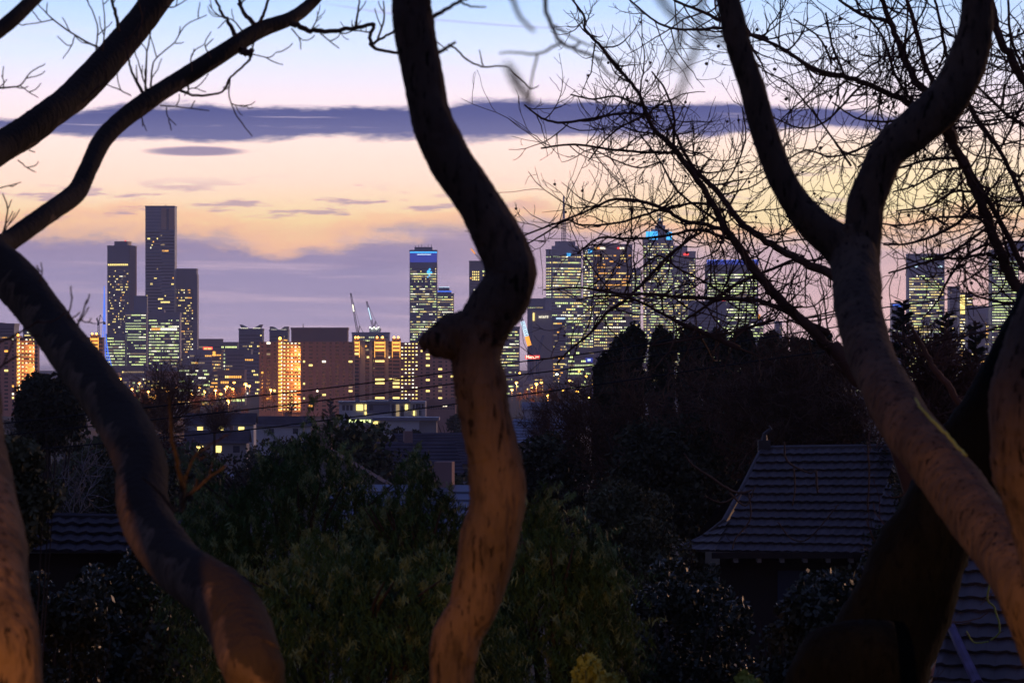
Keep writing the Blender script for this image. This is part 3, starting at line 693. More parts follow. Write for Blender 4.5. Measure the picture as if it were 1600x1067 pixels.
# brick housing slabs, 2.6 km away
def spot(name, root, loc, target, energy, size, col=(1, .42, .08), blend=.6):
    l = bpy.data.lights.new(name, 'SPOT'); l.energy = energy; l.color = col; l.spot_size = R(size); l.spot_blend = blend; l.shadow_soft_size = .6
    o = bpy.data.objects.new(name, l); COL.objects.link(o); o.parent = root; o.location = loc
    o.rotation_euler = (Vector(loc) - Vector(target)).to_track_quat('Z', 'Y').to_euler(); return o
def housing(label, x0, x1, yt, d, wings, dp=14):
    """wings: (kind, xa, xb, dy) with kind brick (windows), gallery (open lit decks), stair (lit column), column (concrete), lift (amber top)"""
    k = d / FP; zb = tz(d); H = CZ - (yt - HY) * k - zb; cx = (x0 + x1) / 2
    root = thing('housing_slab', label, 'apartment block', ((cx - 800) * k, d, zb))
    fl = 19; fh = (H - 3) / fl
    for kind, xa, xb, dy in wings:
        a, b = (xa - cx) * k, (xb - cx) * k; y = dy
        mb = MB(); hh = H + {'stair': 1.5, 'lift': 2.0, 'column': .6}.get(kind, 0)
        mb.box(a, b, y, y + dp, -2, hh); mb.build('wall', mt[{'column': 'wall_concrete', 'lift': 'brick'}.get(kind, 'brick')], root)
        if kind in ('brick', 'blank'):
            mb = MB()
            for f in range(fl): mb.box(a, b, y - .18, y, 3 + f * fh - .22, 3 + f * fh + .1)
            mb.build('floor_band', mt['wall_brown'], root)
            n = max(3, int((b - a) / 4.2)); kinds = {}
            for f in range(fl):
                for c in range(n):
                    wide = (c % 2 == 1)
                    ww = 2.6 if wide else 1.3; xc = a + (c + .5) * (b - a) / n
                    lit = rs.random() < (.10 if kind == 'brick' else .05) * (1.8 if wide else .7)
                    m = rs.choice(['lit_yellow', 'lit_white', 'lit_yellow', 'lit_amber', 'lit_dim']) if lit else 'glass'
                    me = kinds.get((wide, m))
                    if me is None:
                        q = MB(); q.box(-ww / 2, ww / 2, -.12, 0, 0, 1.3); o = q.build('window', mt[m], root); kinds[(wide, m)] = o.data
                    else: o = link('window', me, root)
                    o.location = (xc, y - .02, 3 + f * fh + 1.0)
        if kind == 'gallery':
            mb = MB(); hot = MB()
            for f in range(fl):
                z = 3 + f * fh; mb.box(a, b, y - 1.6, y, z - .25, z); mb.box(a, b, y - 1.6, y - 1.45, z, z + 1.0)
            mb.build('gallery_deck', mt['brick'], root)
            for f in range(fl):
                z = 3 + f * fh; hot = MB(); n = int((b - a) / 2.2)
                for c in range(n):
                    if rs.random() < .85: xx = a + (c + .2) * (b - a) / n; hot.box(xx, xx + 1.2, y - .14, y - .02, z + 1.15, z + 1.9, 0 if rs.random() < .7 else 1)
                hot.build('window_row', [mt['lit_yellow'], mt['lit_white']], root)
        if kind in ('stair',):
            for f in range(fl):
                z = 3 + f * fh; hot = MB(); hot.box(a + .4, b - .4, y - .2, y - .02, z + .5, z + fh * .8); hot.build('stair_window', mt['lit_amber'], root)
                hot = MB(); hot.ball((b - .5, y - .5, z + 2), .45, nu=6, nv=4); hot.build('deck_lamp', mt['lit_white'], root)
        if kind == 'lift':
            for f in range(fl):
                z = 3 + f * fh; q = MB(); q.box(a + .6, b - .6, y - .12, y - .02, z + .8, z + 2.1, 0 if f < fl - 3 and rs.random() > .16 else 1)
                q.build('window_row', [mt['glass'], mt['lit_yellow'] if f < fl - 3 else mt['lit_amber']], root)
            q = MB(); q.box(a, a + .4, y - .3, y - .02, H * .78, H); q.box(b - .4, b, y - .3, y - .02, H * .78, H); q.build('lit_edge', mt['lit_amber'], root)
            q = MB()
            for u in (.25, .75): q.ball((a + (b - a) * u, y - .6, hh + .7), .75, nu=8, nv=5)
            q.build('roof_lamp', mt['sodium'], root)
            spot('roof_spot', root, ((a + b) / 2, y - 5, hh + 3), ((a + b) / 2, y, H * .6), 9000, 70)
    return root, H, k, cx
T = housing('brick housing slab with an amber lit gallery wing in the middle of the view', 405, 553, 534, 2700,
            [('brick', 405, 434, 0), ('stair', 434, 441, 1.0), ('gallery', 441, 470, 7), ('brick', 470, 553, -1)]); r, H, k, cx = T
mb = MB(); p = (437.5 - cx) * k; mb.ball((p, 0, H + 2.4), 1.0); mb.build('roof_lamp', mt['sodium'], r)
for f, e in ((.86, 12000), (.66, 14000), (.42, 9000), (.2, 6000)): spot('gallery_spot', r, ((467.5 - cx) * k, -.3, H * f), ((452 - cx) * k, 7, H * f - 4), e, 150)
housing('brick housing block with pale columns and amber lit roof lamps', 553, 626, 533, 2740,
        [('lift', 553, 562, 0), ('column', 562, 570.5, 1), ('brick', 570.5, 577, 2), ('column', 577, 581.5, 1), ('lift', 585, 602, 0), ('blank', 581.5, 585, 2),
         ('column', 602, 607, 1), ('brick', 607, 612.5, 2), ('lift', 612.5, 625.5, 0)])
T = housing('brick housing slab with yellow window rows beside the central trunk', 626, 712, 535, 2720, [('gallery', 626, 654, 0), ('brick', 654, 712, -1)])
T = housing('orange lit brick housing slab at the left edge behind the leaning trunk', -6, 55, 528, 2700, [('brick', -6, 25.5, 0), ('stair', 25.5, 31, 1), ('gallery', 31, 54.5, 7), ('blank', 54.5, 58, 0)]); r, H, k, cx = T
mb = MB(); mb.ball(((28 - cx) * k, 0, H + 2.2), .9); mb.build('roof_lamp', mt['sodium'], r)
for f, e in ((.85, 10000), (.6, 13000), (.35, 8000)): spot('gallery_spot', r, ((52.5 - cx) * k, -.2, H * f), ((40 - cx) * k, 7, H * f - 4), e, 150)
T = housing('brick housing block with amber roof lamps behind the left trunk', 118, 160, 527, 2900, [('lift', 118, 130, 0), ('blank', 130, 141, 1), ('lift', 141, 154, 0), ('brick', 154, 160, 1)])
tower('dark flat roofed brick block standing behind the gallery wing', 455, 543, 514.5, 3000, dp=20, wall='wall_brown', rows=False, roof='p0,.18,2 p.62,.75,2.5 m.2,9 m.5,4', name='apartment_block', cat='building')
tower('dark block stepping above the left edge housing slab', -10, 22, 508, 3000, cols=8, pitch=5, lit=.2, pal='home', wall='wall_slate', gap=3, roof='p0,.4,4', name='apartment_block', cat='building', yb=530)
tower('slim blue block right beside the leaning trunk at the left edge', 36, 48, 497, 4800, cols=4, pitch=5, lit=.3, pal='home', wall='wall_blue', gap=6, name='apartment_block', cat='building')
T = tower('unfinished concrete tower core under the two cranes', 550, 608, 521, 4250, cols=12, pitch=6, lit=.15, pal='office', wall='wall_grey', gap=3, roof='p.46,.75,8', name='building_site', cat='building site'); r = T[0]
mb = MB()
for i in range(5): mb.ball(((-1 + i * 3.3) * T[4], -T[2] * .35, T[3] + (9.5 - (i % 2) * 2) * T[4]), 1.3 * T[4] * .7)
mb.build('site_lamps', mt['lamp_white'], r)

# low blocks between the towers and the suburb
def low_blocks():
    rnd = random.Random(11)
    for i in range(100):
        d = rnd.uniform(3000, 5000); x = rnd.uniform(-20, 1620)
        if 400 < x < 715 and d < 3400: d += 900
        w = rnd.uniform(12, 34); k = d / FP
        yt = HY + CZ / k - rnd.uniform(9, 32) / k * rnd.choice((.5, .7, 1))
        w = max(8, w * 3600 / d)
        tower('small low block among the city lights below the skyline', x - w / 2, x + w / 2, yt, d, dp=rnd.uniform(12, 26), cols=max(3, int(w / 3)), pitch=3.6 / k,
              lit=rnd.choice((.15, .3, .42, .55)), pal=rnd.choice(('home', 'office', 'warm', 'green')), wall=rnd.choice(('wall_slate', 'wall_grey', 'wall_brown', 'wall_pale', 'brick', 'wall_blue')),
              gap=1.0 / k, name='city_block', cat='building', group='low blocks below the skyline', roof=rnd.choice(('', 'p.2,.5,3', 'p.5,.8,2')), run=.4)
low_blocks()

# street lamps
def street_lamps():
    pts = [(188, 592), (218, 599), (232, 612), (262, 611), (207, 608), (243, 618), (337, 610), (355, 604), (352, 607), (364, 608), (320, 612), (300, 616), (357, 626), (390, 603), (384, 600),
           (423, 609), (429, 610), (366, 598), (276, 606), (246, 606), (807, 598), (800, 609), (838, 600), (916, 588), (921, 621), (870, 585), (890, 595), (930, 598), (846, 598), (831, 606),
           (812, 583), (856, 618), (880, 610), (902, 612), (789, 625), (745, 600), (240, 622), (262, 626), (312, 606), (345, 616), (1032, 532), (905, 580)]
    proto = {}
    for i, (x, y) in enumerate(pts):
        d = 2100 + (y - 580) * -8 + (i * 37 % 11) * 90
        d = max(1800, min(3400, d)); p = P(x, y, d); g = tz(d)
        white = i in (25, 35, 40); kind = 'white' if white else 'amber'
        r = thing('street_lamp', 'small %s street lamp glowing between trees below the skyline' % kind, 'street lamp', (p[0], p[1], p[2] - 8), 0, 'street lamps glowing %s in the suburb' % kind)
        if kind not in proto:
            a = MB(); a.tube([(0, 0, -14), (0, 0, 7.6), (0, -.9, 8.2)], .09, 5); b = MB(); b.ball((0, -1.1, 8.1), .85, nu=8, nv=5, sq=.6)
            proto[kind] = (a.build('pole', mt['metal_dark'], r).data, b.build('lamp_head', mt['lamp_white' if white else 'sodium'], r).data)
        else: link('pole', proto[kind][0], r); link('lamp_head', proto[kind][1], r)
        if i < 16 or i in (20, 21, 22, 24, 29, 31):
            l = bpy.data.lights.new('street_light', 'POINT'); l.energy = 20000; l.color = (1, .36, .07); l.shadow_soft_size = .4
            lo = bpy.data.objects.new('street_light', l); COL.objects.link(lo); lo.parent = r; lo.location = (0, -1.2, 7.0)
street_lamps()

# modern low white building and hall, 1.6 km
def white_building():
    d = 1700; k = d / FP; cx = 600; zb = tz(d)
    r = thing('modern_building', 'white low modern building with a flat metal roof and lit yellow windows', 'building', ((cx - 800) * k, d, zb))
    X = lambda x: (x - cx) * k; Z = lambda y: CZ - (y - HY) * k - zb
    mb = MB(); mb.box(X(530), X(665), 0, 14, -2, Z(630)); mb.build('wall', mt['white_render'], r)
    for a, b, t, m in ((528, 573, 627, 'roof_metal'), (573, 610, 626, 'roof_metal'), (610, 642, 627.5, 'roof_metal'), (642, 665, 627, 'white_render')):
        mb = MB(); mb.box(X(a) + .02, X(b) - .02, -1.2, 15, Z(630) + .02, Z(t)); mb.build('roof', mt[m], r)
    mb = MB(); mb.box(X(607), X(640), 2, 9, Z(627), Z(623.5)); mb.box(X(555), X(562), 3, 6, Z(627), Z(624)); mb.build('plant_room', mt['wall_slate'], r)
    mb = MB(); mb.box(X(573), X(609), -.3, -.02, Z(645), Z(631.5)); mb.build('dark_cladding', mt['wall_slate'], r)
    for x in (535, 541, 547): q = MB(); q.box(X(x), X(x + 4), -.2, -.02, Z(641), Z(633)); q.build('window', mt['glass'], r)
    for x0, x1, y0, y1, m in ((557, 567, 632, 641, 'lit_yellow'), (570, 572.5, 632, 640, 'lit_yellow'), (570, 572.5, 643, 648, 'lit_yellow'), (577, 583, 633, 641, 'glass'), (612, 617, 632, 650, 'glass'), (619, 624, 632, 650, 'lit_dim'),
                              (626, 631, 634, 650, 'glass'), (633, 637, 632, 640, 'lit_yellow'), (645, 648, 632, 640, 'glass'), (650, 657, 631, 639, 'glass'), (659, 662, 631, 638, 'glass'), (646, 649, 642, 649, 'lit_yellow'), (655, 659, 641, 649, 'glass')):
        q = MB(); q.box(X(x0), X(x1), -.4, -.05, Z(y1), Z(y0)); q.build('window', mt[m], r)
    for x in (611, 618, 625, 632, 641, 643.5, 649, 658, 664): q = MB(); q.box(X(x) - .12, X(x) + .12, -1, -.5, Z(652), Z(630)); q.build('column', mt['white_render'], r)
    mb = MB(); mb.box(X(545), X(600), -3, -1.2, Z(662), Z(654)); mb.build('lower_storey', mt['wall_grey'], r)
    for i in range(8): q = MB(); q.box(X(546 + i * 4.4), X(549 + i * 4.4), -3.2, -3.02, Z(659.5), Z(655.5)); q.build('window', mt['lit_green'], r)
    d = 1600; k = d / FP; cx = 637; zb = tz(d)
    r = thing('hall', 'pale grey windowless hall with a dark flat roof below the white building', 'building', ((cx - 800) * k, d, zb))
    mb = MB(); mb.box(X2(590, cx, k), X2(655, cx, k), 0, 20, -4, CZ - (657 - HY) * k - zb); mb.build('wall', mt['white_render'], r)
    mb = MB(); mb.box(X2(655, cx, k) + .02, X2(682, cx, k), 1.5, 20, -4, CZ - (658 - HY) * k - zb); mb.build('side_wall', mt['wall_pale'], r)
    mb = MB(); mb.box(X2(582, cx, k), X2(686, cx, k), -1, 21, CZ - (657 - HY) * k - zb + .02, CZ - (652 - HY) * k - zb); mb.build('roof', mt['wall_slate'], r)
    mb = MB(); mb.box(X2(582, cx, k), X2(590, cx, k), -.6, -.2, CZ - (663 - HY) * k - zb, CZ - (658 - HY) * k - zb); mb.build('window', mt['lit_yellow'], r)
    mb = MB(); mb.box(X2(643, cx, k), X2(653, cx, k), -.12, -.02, CZ - (683 - HY) * k - zb, CZ - (671 - HY) * k - zb); mb.build('door', mt['wall_grey'], r)
def X2(x, cx, k): return (x - cx) * k
white_building()
tower('pink brick block with a green lit edge between the white building and the central trunk', 663, 712, 628, 1900, dp=14, cols=8, pitch=14, lit=.2, pal='flat', wall='brick', gap=4, name='apartment_block', cat='building')

# ------------------------------------------------------------------ houses
def tile_slope(mb, el, er, rr, rl, courses, tiles, lip=.07, wave=.014, m=0):
    """tiled roof slope between eave (left, right) and ridge (right, left): stepped courses, wavy tiles"""
    el, er, rr, rl = (np.asarray(x, float) for x in (el, er, rr, rl))
    nrm = np.cross(er - el, rl - el); nrm /= np.linalg.norm(nrm)
    if nrm[2] < 0: nrm = -nrm
    W = max(np.linalg.norm(er - el), np.linalg.norm(rr - rl)); nx = tiles * 4
    rj = random.Random(3)
    for c in range(courses):
        t0, t1 = c / courses, (c + 1.12) / courses
        t1 = min(t1, 1.0); rows = []
        for t, up in ((t0, 0.0), (t0, lip), (t1, .0)):
            A = el + (rl - el) * t; B = er + (rr - er) * t
            row = []
            for i in range(nx + 1):
                u = i / nx; h = wave * math.sin(u * tiles * 2 * math.pi) * (1 if up or t == t1 else 0)
                row.append(A + (B - A) * u + nrm * (up + h + .004 * c) + (rj.uniform(-.008, .008) if up else 0))
            rows.append(row)
        for a, b in ((0, 1), (1, 2)):
            n = len(mb.v); mb.v += [tuple(q) for q in rows[a]] + [tuple(q) for q in rows[b]]
            for i in range(nx): mb.f.append((n + i, n + i + 1, n + nx + 2 + i, n + nx + 1 + i)); mb.m.append(m)
def house_main():
    d = 96
    r = thing('tiled_house', 'dark tiled hip roof house behind the shrubs at the right', 'house', (P(1230, 860, d)[0], d + 2, tz(d + 2)))
    back = 4.2                                      # the ridge lies this much farther away
    Q = lambda x, y, dd: P(x, y, d + dd)
    ry = lambda y: y
    mb = MB()
    el, er = Q(1118, 862, 0), Q(1348, 866, 0); rl, rr = Q(1192, 703, back), Q(1405, 700, back)
    tile_slope(mb, el, er, rr, rl, 13, 15)
    mb.build('roof', mt['roof_tile'], r, True)
    mb = MB()                                       # flared left hip over the verandah, seen edge on
    tile_slope(mb, Q(1066, 860, 1.5), el + (0, 0, .0), Q(1142, 812, 1.1), Q(1132, 817, 1.4), 4, 3)
    mb.build('verandah_roof', mt['roof_tile'], r, True)
    mb = MB(); mb.tube([Q(1060, 859, 1.5), Q(1100, 840, 1.45), Q(1132, 815, 1.3), Q(1160, 765, 2.6), Q(1192, 702, back)], .09, 7); mb.build('hip_cap', mt['roof_tile'], r, True)
    mb = MB(); mb.tube([Q(1190, 702, back), Q(1407, 699, back)], .1, 7); mb.build('ridge_cap', mt['roof_tile'], r, True)
    mb = MB(); p = Q(1194, 695, back); mb.box(p[0] - .16, p[0] + .16, p[1] - .12, p[1] + .12, p[2] - .2, p[2] + .12); mb.tube([p + (0, 0, .1), p + (.02, 0, .28), p + (.18, 0, .42), p + (.12, 0, .5)], [.1, .07, .05, .03], 6); mb.build('finial', mt['roof_tile'], r, True)
    mb = MB(); tile_slope(mb, Q(1338, 892, -1.5), Q(1450, 897, -1.5), Q(1462, 758, 1.6), Q(1386, 756, 1.6), 11, 8); mb.build('wing_roof', mt['roof_tile'], r, True)
    mb = MB(); tile_slope(mb, rr + (0, .3, -.1), rl + (0, .3, -.1), el + (0, 9, 0), er + (0, 9, 0), 3, 8); mb.build('rear_roof', mt['roof_tile'], r, True)
    a, b = Q(1125, 866, .6), Q(1345, 868, .6); g = tz(d)
    mb = MB(); mb.box(a[0], b[0] + 1.8, d + .7, d + 8, g - .5, a[2] - .02); mb.build('wall', mt['timber'], r, True)
    mb = MB(); mb.box(el[0] - .1, er[0], d - .08, d + .02, el[2] - .16, el[2] - .01); mb.build('gutter', mt['timber'], r, True)
    for i in range(6):
        p = Q(1150 + i * 36, 872, .2); q = MB(); q.box(p[0] - .05, p[0] + .05, d + .03, d + .69, p[2] - .1, p[2] + .0); q.build('rafter_end', mt['weatherboard'], r, True)
    p = Q(1215, 885, .6); q = MB(); q.box(p[0], p[0] + .9, d + .62, d + .69, p[2] - 1.0, p[2] - .1); q.build('window', mt['glass'], r, True)
house_main()
def house_near():
    d = 46
    r = thing('tiled_house', 'near tiled roof with a purple grey hip ridge at the bottom right corner', 'house', (P(1560, 1067, d)[0], d + 1, tz(d)))
    Q = lambda x, y, dd: P(x, y, d + dd)
    mb = MB(); tile_slope(mb, Q(1452, 1085, 0), Q(1740, 1090, 0), Q(1700, 862, 2.6), Q(1500, 858, 2.6), 11, 8, .045, .014); mb.build('roof', mt['roof_tile'], r, True)
    mb = MB(); tile_slope(mb, Q(1440, 1085, 5), Q(1452, 1085, 0), Q(1500, 858, 2.6), Q(1494, 858, 5), 9, 6); mb.build('side_roof', mt['roof_tile'], r, True)
    mb = MB(); mb.tube([Q(1478, 960, 1.2), Q(1500, 1010, .55), Q(1528, 1068, -.2)], [.055, .06, .065], 8); mb.build('hip_cap', mt['roof_violet'], r, True)
    mb = MB(); mb.tube([Q(1500, 858, 2.6), Q(1600, 860, 2.6), Q(1700, 861, 2.6)], .06, 7); mb.build('ridge_cap', mt['roof_tile'], r, True)
    p = Q(1452, 1085, 0); q = Q(1740, 1090, 0); mb = MB(); mb.box(p[0] + .2, q[0], d + .4, d + 5, tz(d) - .5, p[2] - .05); mb.build('wall', mt['brick_red'], r, True)
house_near()
def house_left():
    d = 52; r = thing('tiled_house', 'low dark roof edge between the left shrub and the leaning trunk', 'house', (P(120, 860, d)[0], d + 1, tz(d)))
    Q = lambda x, y, dd: P(x, y, d + dd)
    mb = MB(); tile_slope(mb, Q(20, 862, 0), Q(330, 866, 0), Q(320, 812, 1.3), Q(40, 808, 1.3), 4, 12, .045, .014); mb.build('roof', mt['roof_dark'], r, True)
    mb = MB(); mb.tube([Q(38, 807, 1.3), Q(322, 811, 1.3)], .06, 6); mb.build('ridge_cap', mt['roof_dark'], r, True)
    mb = MB(); tile_slope(mb, Q(40, 809, 1.35), Q(320, 813, 1.35), Q(322, 860, 3), Q(30, 860, 3), 4, 10); mb.build('rear_roof', mt['roof_dark'], r, True)
    p, q = Q(30, 864, .3), Q(322, 866, .3); mb = MB(); mb.box(p[0], q[0], d + .3, d + 2.6, tz(d) - .5, p[2]); mb.build('wall', mt['timber'], r, True)
house_left()
def far_house(label, x, y, d, w, dep, rise, rz=0, wall='weatherboard', roof='roof_slate', lit=0, chimney=True, group=None):
    """gabled house whose ridge middle lies at picture point (x, y)"""
    p = P(x, y, d); wh = 3.0; base = p[2] - rise - wh
    r = thing('suburban_house', label, 'house', (p[0], d, base), R(rz), group)
    mb = MB(); mb.box(-w / 2, w / 2, -dep / 2, dep / 2, -6, wh)
    for s in (-1, 1): mb.poly([(s * w / 2, -dep / 2, wh), (s * w / 2, dep / 2, wh), (s * w / 2, 0, wh + rise - .1)])
    mb.build('wall', mt[wall], r)
    mb = MB(); o = .5
    mb.quad((-w / 2 - o, -dep / 2 - o, wh - .3), (w / 2 + o, -dep / 2 - o, wh - .3), (w / 2 + o, 0, wh + rise), (-w / 2 - o, 0, wh + rise))
    mb.quad((-w / 2 - o, 0, wh + rise), (w / 2 + o, 0, wh + rise), (w / 2 + o, dep / 2 + o, wh - .3), (-w / 2 - o, dep / 2 + o, wh - .3))
    n = max(6, int(rise / .25))
    for i in range(n):
        t = i / n; z = wh - .3 + (rise + .3) * t; yy = (-dep / 2 - o) * (1 - t)
        mb.box(-w / 2 - o, w / 2 + o, yy - .04, yy + .05, z, z + .05)
    rf = mb.build('roof', mt[roof], r)
    if chimney:
        q = MB(); q.box(w * .2, w * .2 + .7, -.2, .5, wh + rise * .5, wh + rise + .9); q.build('chimney', mt['brick'], rf)
    for i in range(3):
        m = 'lit_yellow' if i < lit else 'glass'; fx = (-.32 + i * .3) * w
        q = MB(); q.box(fx, fx + 1.3, -dep / 2 - .06, -dep / 2 - .01, .9, 2.2); q.build('window', mt[m], r)
    return r
far_house('dark gabled roof with a pale edge above the pepper tree crown', 512, 700, 230, 3.4, 9, 2.6, 90)
far_house('brown tiled roof behind the pepper tree tops', 585, 690, 330, 13, 9, 2.6, 12)
r = far_house('low blue grey roof with skylights left of the central trunk', 640, 757, 150, 5, 6, 1.4, -8, roof='roof_metal')
for i in range(2): q = MB(); q.quad((-1.6 + i * 1.8, -2.6, 3.22), (-.4 + i * 1.8, -2.6, 3.22), (-.4 + i * 1.8, -1.2, 3.86), (-1.6 + i * 1.8, -1.2, 3.86)); q.build('skylight', mt['glass'], r)
far_house('slate roof close against the left edge of the central trunk', 700, 676, 420, 12, 9, 3, 25)
far_house('iron roofed house with pale ridge lines right of the central trunk', 865, 655, 420, 9, 9, 2.2, -30, roof='roof_metal')
far_house('long low roof with pale edges left of the cypress row', 905, 662, 450, 10, 6, 1.6, 5, roof='roof_metal')
far_house('white walled house with two yellow windows beyond the wires', 345, 645, 900, 16, 9, 2.4, 0, 'white_render', lit=3)
far_house('pale long house beyond the bare trees at the left', 420, 650, 950, 20, 9, 2.2, 8, 'white_render', lit=1)
far_house('small house with amber lights below the wires at the left', 340, 672, 760, 12, 8, 2.2, 0, lit=2)
far_house('grey iron roof glinting right of the central trunk', 870, 628, 1700, 30, 16, 3, 0, 'wall_grey', roof='roof_metal')
def suburb():
    rnd = random.Random(8)
    for i in range(26):
        d = rnd.uniform(450, 1600); x = rnd.uniform(170, 930); k = FP / d
        y = HY + (CZ - tz(d) - 6.5) * k
        far_house('small dark house among the suburban trees below the city', x, y, d, rnd.uniform(9, 15), rnd.uniform(7, 10), rnd.uniform(1.8, 3), rnd.uniform(-50, 50), rnd.choice(('weatherboard', 'brick', 'white_render')),
                  rnd.choice(('roof_slate', 'roof_slate', 'roof_metal', 'roof_tile')), lit=rnd.choice((0, 0, 1, 2)), group='dark houses among the suburban trees')
suburb()

# ------------------------------------------------------------------ trees beyond the garden
def crown_mesh(name, seed, h, rad, n, leaf, matk, k=16, trunk=True, flat=.8):
    rng = np.random.default_rng(seed)
    c = clumps(rng, n, (0, 0, h), rad, k, .42, flat); v, f = leaf_faces(c, leaf * .7, leaf, rng)
    parts = [(v, f, 0)]
    tb = MB(); tb.tube([(0, 0, -2), (.1, 0, h * .5), (0, .1, h)], [h * .035, h * .026, h * .01], 6, cap=False)
    for i in range(5):
        a = rng.uniform(0, 6.28); tb.tube([(0, 0, h * .45), (rad[0] * .4 * math.cos(a), rad[0] * .4 * math.sin(a), h * .8), (rad[0] * .75 * math.cos(a), rad[0] * .75 * math.sin(a), h * 1.05)], [h * .018, h * .012, h * .004], 5, cap=False)
    tv, tf = np.array(tb.v), np.array(tb.f)
    if not trunk: return (v, f), (tv, tf)
    v, f, mi = cat_mesh(parts + [(tv, tf, 1)])
    return mesh_np(name, v, f, [mt[matk], mt['bark_far']], mi)
def far_trees():
    rnd = random.Random(21)
    ms = [crown_mesh('suburban_tree', 1, 6, (3.6, 3.6, 3.2), 1500, .55, 'leaf_dark'), crown_mesh('suburban_tree', 2, 7, (2.8, 2.8, 4.2), 1500, .5, 'leaf_mid'),
          crown_mesh('suburban_tree', 3, 5.5, (4.4, 4.4, 2.8), 1600, .6, 'leaf_olive'), crown_mesh('suburban_tree', 4, 6, (3.2, 3.2, 3.4), 700, .4, 'leaf_rust')]
    lab = ['dark round crowned suburban tree below the city lights', 'tall narrow crowned suburban tree below the city lights', 'spreading olive suburban tree below the city lights', 'thin rust coloured winter tree below the city lights']
    for i in range(230):
        d = 260 * (11 ** rnd.random()); x = rnd.uniform(-40, 960) if d < 1500 else rnd.uniform(-40, 1640)
        j = rnd.choice((0, 0, 1, 2, 3, 3)); s = rnd.uniform(.7, 1.35)
        z = tz(d)
        s = min(s, max(.35, (CZ - rnd.uniform(62, 95) / FP * d - z) / 11.5))
        if d < 480 and x > 0: s = min(s, (CZ - 110 / FP * d - z) / 11)
        o = link('suburban_tree', ms[j]); o.location = ((x - 800) / FP * d, d, z); o.scale = (s, s, s * rnd.uniform(.85, 1.15)); o.rotation_euler = (0, 0, rnd.uniform(0, 6))
        tag(o, lab[j], 'tree', ['dark round suburban trees', 'narrow suburban trees', 'spreading suburban trees', 'rust coloured winter trees'][j])
far_trees()
def lamp_trees():
    rnd = random.Random(4); me = crown_mesh('street_tree', 9, 6.5, (3.4, 3.4, 3.2), 700, .42, 'leaf_rust')
    for o in [o for o in bpy.data.objects if o.name.startswith('street_light')]:
        p = o.parent.location
        for q in range(2):
            t = link('street_tree', me); t.location = (p[0] + rnd.uniform(-11, 11), p[1] + rnd.uniform(3, 12), p[2] - rnd.uniform(2, 4)); sc_ = rnd.uniform(.7, 1.1); t.scale = (sc_, sc_, sc_); t.rotation_euler = (0, 0, rnd.uniform(0, 6))
            tag(t, 'winter street tree glowing orange under a street lamp', 'tree', 'street trees under the amber lamps')
lamp_trees()
def tree_thing(name, label, cat, base, crown, trunk, cm, tm='bark_far', crown_name='crown'):
    r = thing(name, label, cat, base)
    c = link(crown_name, mesh_np(crown_name, crown[0], crown[1], mt[cm]) if isinstance(cm, str) else mesh_np(crown_name, crown[0], crown[1], [mt[cm[0]], mt[cm[1]]], cm[2]), r)
    t = link('trunk', mesh_np('trunk', trunk[0], trunk[1], mt[tm]), r)
    return r
def blob_tree(label, x0, x1, yt, yb, d, cm, n=9000, leaf=.12, k=40, name='garden_tree', cat='tree', seed=1, flat=.9, cr=.36, deep=.8):
    """broad tree or shrub that fills the picture box (x0, x1, yt, yb) at distance d"""
    rng = np.random.default_rng(seed); a = P((x0 + x1) / 2, yt, d); b = P((x0 + x1) / 2, yb, d)
    w = (x1 - x0) / FP * d / 2; h = (a[2] - b[2]) / 2; base = np.array([a[0], d, min(tz(d), b[2] - .1)])
    c = clumps(rng, n, (0, 0, (a[2] + b[2]) / 2 - base[2]), (w, w * deep, h), k, cr, flat)
    tb = MB(); zc = (a[2] + b[2]) / 2 - base[2]
    tb.tube([(0, 0, -.5), (.05 * w, 0, zc * .6), (0, 0, zc)], [w * .1, w * .07, w * .03], 7, cap=False)
    for i in range(9):
        t = rng.uniform(0, 6.28); e = rng.uniform(.4, .9)
        tb.tube([(0, 0, zc * .5), (w * .4 * math.cos(t), w * .3 * math.sin(t), zc * .5 + h * .5 * e), (w * .85 * math.cos(t), w * .7 * math.sin(t), zc - h * .3 + h * e)], [w * .04, w * .03, w * .008], 5, cap=False)
    return tree_thing(name, label, cat, base, leaf_faces(c, leaf * .55, leaf, rng), (np.array(tb.v), np.array(tb.f)), cm)
blob_tree('black round tree silhouetted below the left edge housing slab', 12, 138, 570, 720, 210, 'needle', 11000, .32, 40, seed=2, cr=.4)
blob_tree('olive shrub lit warm beside the leftmost trunk', -50, 96, 648, 900, 24, 'leaf_olive', 9000, .05, 45, name='shrub', cat='shrub', seed=3, cr=.3)
blob_tree('grey green rounded bush left of the tiled house', 862, 1072, 738, 1000, 62, 'leaf_olive', 14000, .085, 60, name='bush', cat='shrub', seed=4, cr=.28)
blob_tree('dark glossy leaved shrub below the tiled house eave, left of two', 930, 1200, 858, 1180, 40, 'leaf_gloss', 13000, .075, 70, name='shrub', cat='shrub', seed=5, cr=.27)
blob_tree('dark glossy leaved shrub below the tiled house eave, right of two', 1165, 1385, 866, 1180, 38, 'leaf_gloss', 10000, .075, 60, name='shrub', cat='shrub', seed=6, cr=.28)
blob_tree('bright yellow green shrub tips at the bottom edge right of the central trunk', 895, 1000, 1008, 1140, 21, 'leaf_lime', 2500, .05, 22, name='shrub', cat='shrub', seed=7)
blob_tree('small yellow green shrub tip at the bottom edge under the tiled house', 1118, 1212, 1040, 1150, 21, 'leaf_lime', 2000, .05, 18, name='shrub', cat='shrub', seed=8)
blob_tree('dark shrub between the two tiled houses behind the mossy trunk', 1340, 1500, 720, 1100, 60, 'leaf_dark', 9000, .09, 55, name='shrub', cat='shrub', seed=24, cr=.3)
